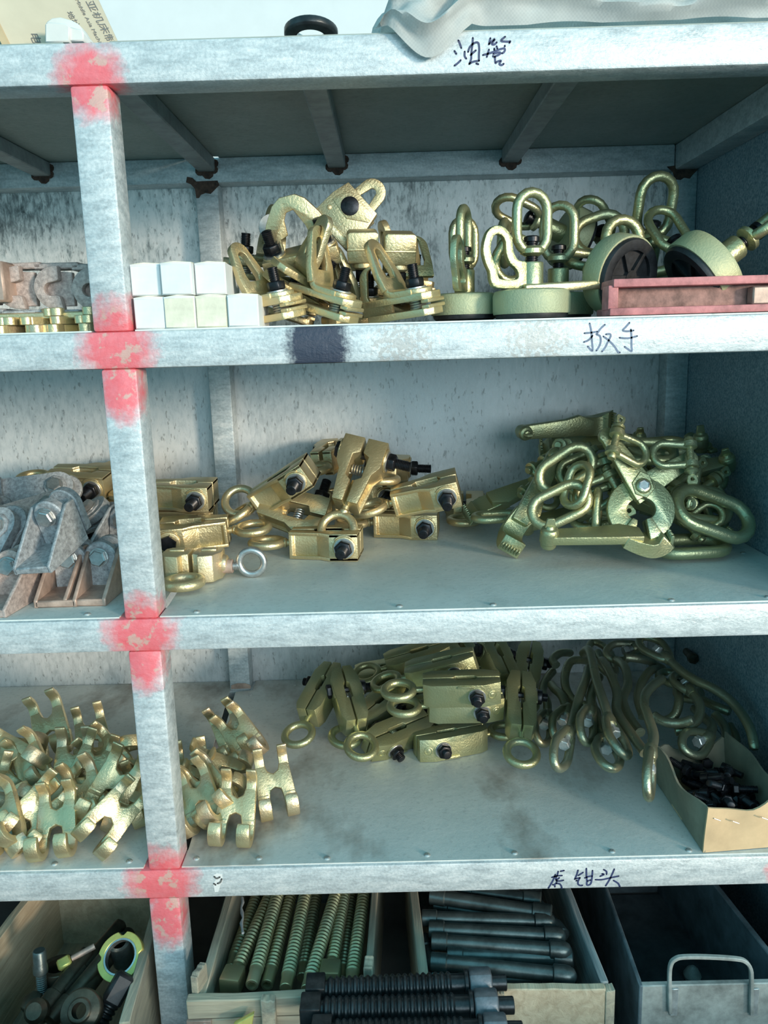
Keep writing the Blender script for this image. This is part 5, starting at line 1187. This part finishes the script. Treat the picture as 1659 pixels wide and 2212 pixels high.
obj('bottom_board', done(bx(B(), (lf[0] + .002, lf[1], ZB), (rf[0] - .002, lb2[1] - .02, ZB + .012)), 'bottom_board'), 'wood', cr)
def k_bar(l, dome):
    bm = lathe(B(), [(.0118, .0), (.0118, l)], d=(1, 0, 0), seg=16); A = [('shank', done(bm, 'shank', .0005), 'bar_green')]
    c = lathe(B(), [(.0118, -.001), (.0138, 0), (.0142, .024), (.0118, .026)], d=(1, 0, 0), seg=16); A.append(('collar', done(c, 'collar'), 'bar_green'))
    e = lathe(B(), [(.0122, l - .004), (.0150, l - .002), (.0152, l + .014), (.0142, l + .022), (.0105, l + .029), (.005, l + .032), (.0005, l + .033)] if dome else [(.0122, l - .004), (.0150, l - .002), (.0152, l + .026), (.013, l + .028)], d=(1, 0, 0), seg=18)
    A.append(('dome_end' if dome else 'end_collar', done(e, 'end'), 'bar_green')); return A
BD, BC, BS = k_bar(.195, True), k_bar(.175, False), k_bar(.12, False)
def bar(cx0, cy0, cx1, cy1, dz_, parts, label, s=1.0):
    a = Pz(840 + cx0 / 3.318, 1900 + cy0 / 3.318, ZR - .016 + dz_); b = Pz(840 + cx1 / 3.318, 1900 + cy1 / 3.318, ZR - .016 + dz_); put('steel_bar', parts, a, b - a, (0, 0, 1), (0, 0, 0), label, 'bar', 'dark steel bars in the right crate', s)
bar(240, 275, 1110, 300, 0, BD, 'dark steel bar with domed end, uppermost of the level ones in the crate')
bar(290, 355, 1230, 405, 0, BD, 'dark steel bar with domed end, second of the level ones')
bar(310, 440, 1265, 510, 0, BD, 'dark steel bar with a scabby domed end, third of the level ones')
bar(420, 535, 1140, 560, -.012, BC, 'dark steel bar with bright collar end lying a little deeper')
bar(305, 585, 1290, 690, .002, BD, 'dark steel bar with domed end, lowest in front')
bar(300, 115, 950, 215, .006, BC, 'dark steel bar slanting down right at the top, bright collar end', 1.05)
bar(500, 70, 870, 120, .0, BS, 'short dark bar end just under the rail')
bar(330, 185, 800, 260, -.02, BC, 'dark steel bar deep under the slanting one')
bar(310, 690, 1100, 720, -.022, BC, 'dark steel bar deepest at the front of the crate')
bar(250, 430, 290, 560, -.03, BS, 'dark bar end standing against the left board')
bar(980, 60, 1180, 320, -.012, BS, 'dark domed bar slanting at the upper right of the crate', .9)
# ---- black screws lying over both crates
def k_bscrew(l):
    A = [('thread', done(screw(B(), (.034, 0, 0), (l - .04, 0, 0), .0185, .0092, 22, .16), 'thread'), 'dark_rod')]
    h = B(); box(h, (.016, 0, 0), (.030, .036, .036)); A.append(('square_head', done(h, 'square_head', .003, seg=2), 'dark_rod')); A.append(('neck', done(cyl(B(), (.028, 0, 0), (.050, 0, 0), .0135), 'neck'), 'dark_rod'))
    A.append(('collar', done(cyl(B(), (l - .045, 0, 0), (l - .018, 0, 0), .0155), 'collar'), 'dark_rod')); A.append(('washer', done(cyl(B(), (l - .020, 0, 0), (l - .014, 0, 0), .0215, 20), 'washer', .001), 'dark_rod'))
    A.append(('nut', done(hexp(B(), (l - .013, 0, 0), (l + .022, 0, 0), .0235), 'nut', .001), 'steel_dark')); A.append(('tip', done(cyl(B(), (l + .02, 0, 0), (l + .045, 0, 0), .012), 'tip', .001), 'dark_rod')); return A
BSC = k_bscrew(.265)
for a, b, lab in (((660, 2140), (1000, 2126), 'black threaded screw with hex nut, rearmost across the crate fronts'), ((648, 2184), (1010, 2174), 'black threaded screw with hex nut and tip, in front across the crates'), ((672, 2232), (1030, 2226), 'black threaded screw cut by the lower frame edge')):
    zz = ZR + .0245; A3, B3 = Pz(*a, zz), Pz(*b, zz); put('black_screw', BSC, A3, B3 - A3, (0, 0, 1), (0, 0, 0), lab, 'screw rod', 'black screws lying over the crates', (B3 - A3).length / .243)
bm = prism(B(), [(0, 0), (.03, .004), (.034, .024), (.004, .012)], 0, .012); tag(obj('yellow_scrap', done(bm, 'yellow_scrap', .001), 'yellow', None, fmat(Pz(505, 2208, ZR - .03) + V((0, -.014, 0)), (1, .1, 0), (0, -.9, .3))), 'scrap of yellow plastic at the lower frame edge before the rod crate', 'scrap')
# ---- left crate with odd parts
cl = empty('wooden_crate', M.Translation((0, 0, 0)), 'sunlit wooden crate of odd steel parts at the lower left, left of the post', 'crate')
a0, a1 = xy(0, 2017), xy(52, 1949); la, lb2 = along(a0, a1, -1.3), along(a0, a1, 3.2); r0, r1 = xy(288, 2200), xy(329, 2050); r0, r1 = (r0[0] - .020, r0[1]), (r1[0] - .020, r1[1]); ra, rb2 = along(r0, r1, -.05), along(r0, r1, 2.6)
lb2 = (lb2[0], rb2[1]); la = (la[0], ra[1])
board('side_board', la, lb2, .016, ZB, ZR, 'wood_warm', cl, 1, rag=.001); board('side_board', ra, rb2, .016, ZB, ZR, 'wood', cl, -1, rag=.001); board('back_board', (lb2[0] - .016, lb2[1]), (rb2[0] + .016, rb2[1]), .014, ZB, ZR + .012, 'wood_warm', cl, 1)
board('front_board', (la[0] - .016, la[1]), (ra[0] + .016, ra[1]), .014, ZB, ZR - .004, 'wood_x', cl, -1)
obj('bottom_board', done(bx(B(), (la[0], la[1], ZB), (ra[0], lb2[1], ZB + .012)), 'bottom_board'), 'wood', cl)
def odd(name, parts, px, py, z, d, up, label, cat, s=1.0): return put(name, parts, Pz(px, py, z), d, up, (0, 0, 0), label, cat, None, s)
def notched(n=4, ro=.036, ri=.026, t=.012):
    ou, inn = [], []
    for i in range(48):
        a = 2 * math.pi * i / 48; k = (i % 12) in (0, 1); r = ro - (.0055 if k else 0)
        ou.append((r * math.cos(a), r * math.sin(a))); inn.append((ri * math.cos(a), ri * math.sin(a)))
    return ann(B(), ou, inn, -t / 2, t / 2)
odd('slotted_ring_nut', [('ring', done(notched(), 'ring', .0008), 'yellow'), ('bore', done(lathe(B(), [(.0262, -.0055), (.0262, .0055), (.0235, .0055), (.0235, -.0055)], seg=30, cap=False), 'bore'), 'steel')], 262, 2068, ZR - .01, (1, -.1, .1), (-.10, -.62, .78), 'yellow slotted ring nut standing in the left crate', 'nut', 1.06)
odd('short_tube', [('tube', done(lathe(B(), [(.012, 0), (.018, 0), (.018, .05), (.012, .05)], seg=22, cap=False), 'tube'), 'bar_green')], 268, 2075, ZR - .05, (1, 0, 0), (.1, -.3, 1), 'grey green short tube seen through the yellow ring nut', 'tube')
bo = screw(B(), (0, 0, -.06), (0, 0, .002), .0075, .003); lathe(bo, [(.0105, 0), (.0105, .010), (.0095, .012), (.0095, .032), (.008, .034)], seg=16)
odd('stud_bolt', [('shank', done(bo, 'shank'), 'bar_green')], 88, 2100, ZR - .012, (1, 0, 0), (-.02, .1, 1), 'grey stud bolt standing upright at the left of the crate', 'bolt', 1.1)
bo = box(B(), (0, 0, 0), (.022, .018, .012)); rd = cyl(B(), (.012, 0, 0), (.050, 0, .0), .005)
odd('t_bolt', [('head', done(bo, 'head', .003), 'yellow'), ('shank', done(rd, 'shank'), 'cast_brown')], 139, 2080, ZR - .02, (.8, .45, .2), (-.2, -.6, .8), 'small yellow headed bolt lying across the crate parts', 'bolt')
odd('bush', [('bush', done(lathe(B(), [(.020, -.016), (.030, -.016), (.030, .016), (.020, .016)], seg=26, cap=False), 'bush', .001), 'brown_part')], 128, 2105, ZR - .045, (1, 0, 0), (0, .1, 1), 'oily brown bush lying behind the upright stud', 'bush')
odd('flange_nut', [('flange', done(lathe(B(), [(.012, -.012), (.030, -.012), (.031, .004), (.029, .007), (.018, .009), (.016, .012), (.011, .012)], seg=30, cap=False), 'flange', .0005), 'brown_part')], 176, 2184, ZR - .012, (1, 0, 0), (-.05, -.70, .7), 'oily flanged nut with a round hole at the crate front', 'nut')
bo = box(B(), (0, 0, 0), (.046, .030, .034)); 
odd('black_block', [('block', done(bo, 'block', .005), 'rubber'), ('thread', done(screw(B(), (-.02, 0, -.0), (-.065, .0, -.0), .015, .007, 18), 'thread'), 'dark_rod')], 256, 2136, ZR - .012, (.35, .45, .5), (.4, -.7, .6), 'black block with threaded stub beside the crate wall', 'block')
for i, (px, py, d, l, r, lab) in enumerate(((168, 2105, (.35, .9, .1), .11, .014, 'oily brown rod slanting in the middle of the left crate'), (208, 2110, (.25, .95, .05), .10, .012, 'dark rod just left of the yellow ring nut'), (110, 2160, (.3, .9, .15), .09, .015, 'oily rod at the left front of the crate'), (140, 2170, (.4, .85, .2), .09, .013, 'oily rod next to the flanged nut'))):
    bm = lathe(B(), [(r * .8, -l * .35), (r, -l * .33), (r, l * .1), (r * .85, l * .12), (r * .85, l), (r * .5, l * 1.04)], d=(1, 0, 0), seg=16)
    odd('oily_rod', [('shank', done(bm, 'shank'), 'brown_part')], px, py, ZR - .04, d, (0, 0, 1), lab, 'rod')
odd('eye_stub', [('stub', done(lathe(B(), [(.005, -.010), (.017, -.012), (.018, .002), (.012, .010), (.004, .010)], seg=18), 'stub'), 'brown_part')], 78, 2184, ZR - .02, (1, 0, 0), (-.2, -.7, .6), 'oily stub with a hollow end in the front left of the crate', 'stub')
odd('nut', [('nut', done(hexp(B(), (0, 0, -.01), (0, 0, .01), .018), 'nut', .001), 'brown_part')], 72, 2168, ZR - .05, (1, 0, .2), (-.2, -.3, .9), 'brown nut low at the left front of the crate', 'nut')
# ---- grey bin with a loop handle
ZBn = ZR - .004
bn = empty('metal_bin', M.Translation((0, 0, 0)), 'empty grey bin with a bent loop handle at the lower right', 'bin')
fl, fr_ = xy(1390, 2130, ZBn), (1.035, 0); fr_ = (RX - .006, fl[1]); bl_ = xy(1318, 1930, ZBn); bk0 = along(fl, bl_, 2.1)
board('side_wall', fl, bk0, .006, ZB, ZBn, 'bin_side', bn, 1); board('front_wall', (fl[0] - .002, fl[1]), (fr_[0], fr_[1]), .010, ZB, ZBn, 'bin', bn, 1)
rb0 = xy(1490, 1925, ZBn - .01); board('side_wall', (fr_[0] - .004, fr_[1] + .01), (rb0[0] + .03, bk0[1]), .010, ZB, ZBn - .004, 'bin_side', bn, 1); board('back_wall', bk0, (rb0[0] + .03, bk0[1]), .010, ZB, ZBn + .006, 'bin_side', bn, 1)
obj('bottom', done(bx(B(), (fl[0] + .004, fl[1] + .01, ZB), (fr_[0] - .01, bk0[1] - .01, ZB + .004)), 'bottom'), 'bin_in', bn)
yb = fl[1] - .0045
hp = [P(a, b, yb) for a, b in ((1447, 2188), (1446, 2110), (1449, 2083), (1458, 2072), (1476, 2067), (1530, 2067), (1590, 2071), (1610, 2077), (1621, 2092), (1623, 2120), (1622, 2190))]
for q in hp: q.y = yb
obj('handle', done(strip(B(), spline(hp, 3), .007, .0055, (0, 1, 0)), 'handle', .001), 'bin', bn)
for px in (1452, 1626):
    q = P(px, 2160, yb); obj('weld_seam', done(bx(B(), (q.x - .002, yb + .001, q.z - .03), (q.x + .010, yb + .0055, q.z + .018)), 'weld_seam', .001), 'rivet', bn)
tag(obj('rag', done(lathe(B(), [(.004, 0), (.014, .004), (.016, .012), (.010, .024), (.003, .030)], seg=11), 'rag'), 'bin', None, M.Translation(Pz(1495, 2118, ZB + .005) + V((0, .0, 0)))), 'small grey lump lying in the grey bin', 'scrap')
# ================================================================== small nudges so that the piled pieces touch without cutting into each other
NUDGE = {
 'black_bolt': (-0.008, 0.0048, 0.001), 'black_bolt.001': (-0.0079, -0.0192, 0.0241), 'black_bolt.003': (0.0041, 0.0237, -0.0093), 'black_bolt.004': (-0.01, 0, 0.004),
 'black_bolt.005': (0.0117, -0.0096, 0.0098), 'black_bolt.006': (0.0163, 0.0146, -0.0045), 'black_bolt.007': (-0.0041, -0.0098, 0.0117), 'black_bolt.009': (0.0265, 0.1024, -0.0189),
 'black_bolt.010': (0.0242, 0.0679, -0.0174), 'black_bolt.011': (0.0101, 0.0385, -0.0073), 'black_bolt.012': (-0.0008, 0.0429, -0.0127), 'black_bolt.014': (-0.0042, -0.0094, 0),
 'black_bolt.015': (0.0348, 0.0578, -0.0171), 'black_bolt.016': (0, 0, 0.006), 'black_bolt.017': (-0.008, 0.0049, 0.0011), 'black_bolt.018': (0.006, 0, -0.006),
 'black_bolt.020': (0.038, 0.0476, -0.0103), 'black_bolt.021': (-0.008, 0.0048, 0.001), 'black_bolt.022': (0.0197, 0.0668, -0.0216), 'black_bolt.024': (0.0263, 0.0488, -0.0284),
 'black_bolt.025': (0.006, 0, 0), 'black_bolt.026': (0.0187, 0.019, -0.0145), 'black_bolt.027': (-0.0078, -0.0197, 0.0172), 'black_bolt.028': (0.0095, -0.0142, 0.013),
 'black_bolt.030': (0.0127, 0.0288, -0.0206), 'black_bolt.031': (0.0351, 0.068, -0.0221), 'black_bolt.032': (0.006, 0, 0), 'black_bolt.033': (0.006, 0, 0),
 'black_bolt.034': (0.0206, 0.0334, -0.0208), 'black_bolt.035': (-0.0021, 0.0341, -0.0161), 'black_bolt.036': (0, 0, -0.006), 'black_bolt.037': (0.0058, -0.0097, 0.0098),
 'black_bolt.038': (-0.0015, 0.0094, -0.0059), 'black_bolt.039': (-0.0039, -0.0098, 0.0117), 'black_bolt.040': (0.0465, 0.0673, -0.0282), 'black_bolt.041': (0.0186, 0.0684, -0.0264),
 'black_bolt.042': (-0.022, -0.0242, 0.0146), 'black_bolt.043': (-0.0022, -0.0047, 0.009), 'black_bolt.045': (0.0118, 0.0433, -0.0269), 'black_bolt.047': (-0.016, 0.0097, 0.0022),
 'black_bolt.048': (-0.0084, -0.0193, 0.0174), 'black_bolt.049': (-0.0168, -0.0143, 0.0126), 'black_bolt.050': (-0.006, 0, 0), 'black_bolt.051': (-0.0043, -0.0097, 0.0116),
 'black_bolt.052': (-0.0094, -0.0248, 0.0201), 'black_bolt.053': (-0.0022, -0.0291, 0.0214), 'black_bolt.054': (-0.0123, -0.0292, 0.0231), 'black_bolt.055': (0.0058, -0.0097, 0.0157),
 'black_bolt.056': (0.0309, 0.0676, -0.036), 'black_bolt.057': (-0.0039, 0.0048, -0.003), 'black_bolt.058': (0.0394, 0.0611, -0.0304), 'black_bolt.059': (0.0037, -0.0143, 0.019),
 'black_bolt.060': (0.012, 0, -0), 'black_bolt.061': (-0.0081, -0.0048, 0.0029), 'black_bolt.062': (-0.0101, -0.0143, 0.0131), 'bolted_bracket.002': (-0.0271, 0.0746, 0),
 'bolted_bracket.003': (0.0178, -0.0367, 0), 'bolted_bracket.004': (0.0137, -0.0325, 0.0194), 'bolted_bracket.005': (-0.0024, 0.0054, 0.0108), 'bolted_bracket.006': (-0.0526, 0.0899, 0),
 'bolted_bracket.008': (0.0132, -0.0163, 0.0028), 'bolted_bracket.009': (-0.0367, 0.0741, -0.0205), 'bolted_bracket.010': (-0.0282, 0.022, 0.0033), 'bolted_bracket.011': (-0.0131, 0.0555, -0.0243),
 'bolted_bracket.012': (-0.01, 0, 0.004), 'chain_link': (0.0089, 0.0283, 0.0019), 'chain_link.002': (-0.0051, -0.0231, 0.0159), 'chain_link.003': (-0.015, -0.023, 0.0027),
 'chain_link.004': (0.0068, 0.0287, -0.0053), 'chain_link.005': (-0.0128, -0.0114, 0.0243), 'chain_link.006': (0, 0, -0.006), 'chain_link.008': (-0.0029, -0.0114, -0.0036),
 'chain_link.009': (-0.0261, 0, 0.008), 'chain_link.010': (0.0053, -0.0273, 0.0101), 'chain_link.011': (-0.0023, -0.0165, 0.0075), 'chain_link.012': (0.0021, 0.0055, -0.0193),
 'chain_link.013': (0.0147, 0.0218, -0.0111), 'double_hook.002': (-0.0138, 0.0887, 0), 'double_hook.003': (-0.018, 0.0887, 0), 'double_hook.005': (-0.0393, 0.0861, 0),
 'double_hook.006': (-0.012, 0, 0), 'double_hook.007': (0.0157, -0.0205, 0), 'double_hook.009': (-0.0052, -0.0239, 0), 'double_hook.010': (-0.0232, 0.0538, 0),
 'double_hook.011': (-0.0319, 0.1037, 0), 'double_hook.012': (0.0041, 0.005, 0), 'double_hook.013': (-0.05, 0.067, 0), 'double_hook.014': (0.0161, -0.0001, 0),
 'double_hook.015': (-0.0521, 0.0611, 0), 'double_hook.016': (-0.0367, 0.0513, 0), 'double_hook.017': (-0.0022, 0.0048, 0), 'double_hook.018': (0.0057, 0.0296, 0),
 'double_hook.019': (-0.0251, 0.0542, 0), 'double_hook.020': (-0.0235, -0.0095, 0), 'double_hook.021': (-0.0223, 0.0951, 0), 'double_hook.022': (0.0256, -0.0243, 0),
 'double_hook.023': (-0.0148, 0.0097, 0), 'double_hook.024': (-0.0388, 0.0672, 0), 'double_hook.025': (-0.0281, 0.0689, 0), 'double_hook.026': (-0.0088, -0.0328, 0),
 'double_hook.027': (-0.0105, 0.0339, 0), 'double_hook.028': (-0.0052, 0.0202, 0), 'double_hook.029': (-0.0231, 0.0596, 0), 'long_hook': (-0.0042, -0.0159, 0.0073),
 'long_hook.003': (0.0163, 0.0428, -0.0192), 'long_hook.004': (-0.006, 0, 0), 'long_hook.005': (-0.0115, -0.0211, 0.01), 'long_hook.006': (0.0132, 0.0374, -0.0236),
 'long_hook.009': (0, 0, 0.006), 'long_hook.011': (0.0148, 0.0415, -0.025), 'long_hook.015': (-0.0059, -0.0151, 0.0077), 'long_hook.016': (0.0085, 0.0199, -0.0103),
 'long_hook.018': (0.0184, 0.0586, -0.0242), 'long_hook.019': (0.0017, 0.0053, 0.0038), 'long_hook.020': (0.0261, 0.0756, -0.0367), 'plate_clamp.003': (-0.0199, 0.0709, 0.0119),
 'plate_clamp.004': (-0.011, -0.0119, 0.0049), 'plate_clamp.005': (-0.0078, 0.0896, 0.0118), 'plate_clamp.006': (-0.0073, 0.0834, 0.0004), 'plate_clamp.007': (-0.0019, 0.0598, 0),
 'plate_clamp.008': (-0.0166, 0.0891, 0), 'plate_clamp.009': (0.0017, 0.0838, 0.0059), 'plate_clamp.012': (-0.0045, 0.0239, 0.0061), 'pulling_clamp.006': (-0.0082, 0.0582, -0.0121),
 'pulling_clamp.007': (-0.0036, 0.0593, -0.0083), 'pulling_clamp.008': (0.0004, 0.0296, 0.0012), 'pulling_clamp.009': (-0.0239, 0.0942, -0.0103), 'pulling_clamp.011': (-0.0037, 0.034, -0.013),
 'pulling_clamp.013': (-0.01, 0, 0.004), 'pulling_clamp.014': (-0.0229, 0.0441, -0.0195), 'pulling_clamp.015': (-0.0357, 0.0447, 0.0126), 'pulling_drum.001': (-0.0081, 0.0178, 0),
 'pulling_drum.003': (0.0012, 0.0059, 0), 'pulling_drum.005': (0.0475, 0.034, 0), 'pulling_drum.007': (0.0062, 0.0644, 0.0075), 'pulling_drum.009': (0.0352, 0.0753, 0.0112),
 'shackle': (0.0018, -0.0286, 0.0078), 'shackle.001': (0.0081, -0.0056, 0.0049), 'shackle.002': (0.0014, 0.0058, -0.0069), 'shackle.003': (0.0043, 0.0172, 0.0029),
 'shackle.004': (0.006, 0, 0.0121), 'shackle.005': (0.01, 0, 0.01), 'shackle.006': (-0.0054, 0.029, -0.0039), 'shackle.007': (-0.01, 0, 0.004),
 'shackle.008': (0.0032, 0.0174, -0.0092), 'shackle.009': (-0.0078, 0.011, 0.0039), 'shackle.010': (-0.0002, -0.0277, 0.0094), 'shackle.012': (-0.0019, 0.0112, -0.0015),
 'shackle.013': (0.0038, -0.0055, 0.0011), 'shackle.014': (-0.006, 0, 0), 'slim_clamp.003': (0.015, -0.0331, 0.018), 'slim_clamp.004': (-0.0335, -0.0162, 0.0157),
 'slim_clamp.008': (0.0038, 0.0387, -0.0159), 'slim_clamp.009': (0.0093, -0.0055, 0.0123), 'slim_clamp.010': (0.0299, 0.0599, -0.0179), 'slim_clamp.011': (-0.01, 0, 0.004),
 'slim_clamp.012': (-0.0023, 0.0774, -0.0385), 'slim_clamp.013': (-0.0007, 0.0217, -0.0222), 'slim_clamp.014': (-0.0215, 0.0926, -0.0508), 'slim_clamp.015': (0.0414, 0.087, -0.0479),
 'slotted_plate.001': (-0.0005, -0.0119, -0.0072), 'swivel_ring.012': (0.0345, 0.0817, 0.0108), 'tong_arm.002': (-0.0013, 0.0291, -0.0055), 'tong_arm.003': (0.023, 0.0925, -0.0233),
 'tong_arm.004': (-0.01, 0, 0.004), 'tong_arm.005': (-0.0041, 0.0166, 0), 'tong_arm.006': (-0.006, 0.0111, 0.0139), 'tong_arm.007': (-0.0213, -0.0338, 0.0089),
 'tong_arm.008': (-0.014, -0.0343, 0.0075), 'tong_arm.010': (0.0151, 0.0344, -0.0055),
}
for k, v in NUDGE.items():
    q = bpy.data.objects.get(k)
    if q: q.location = q.location + V(v)
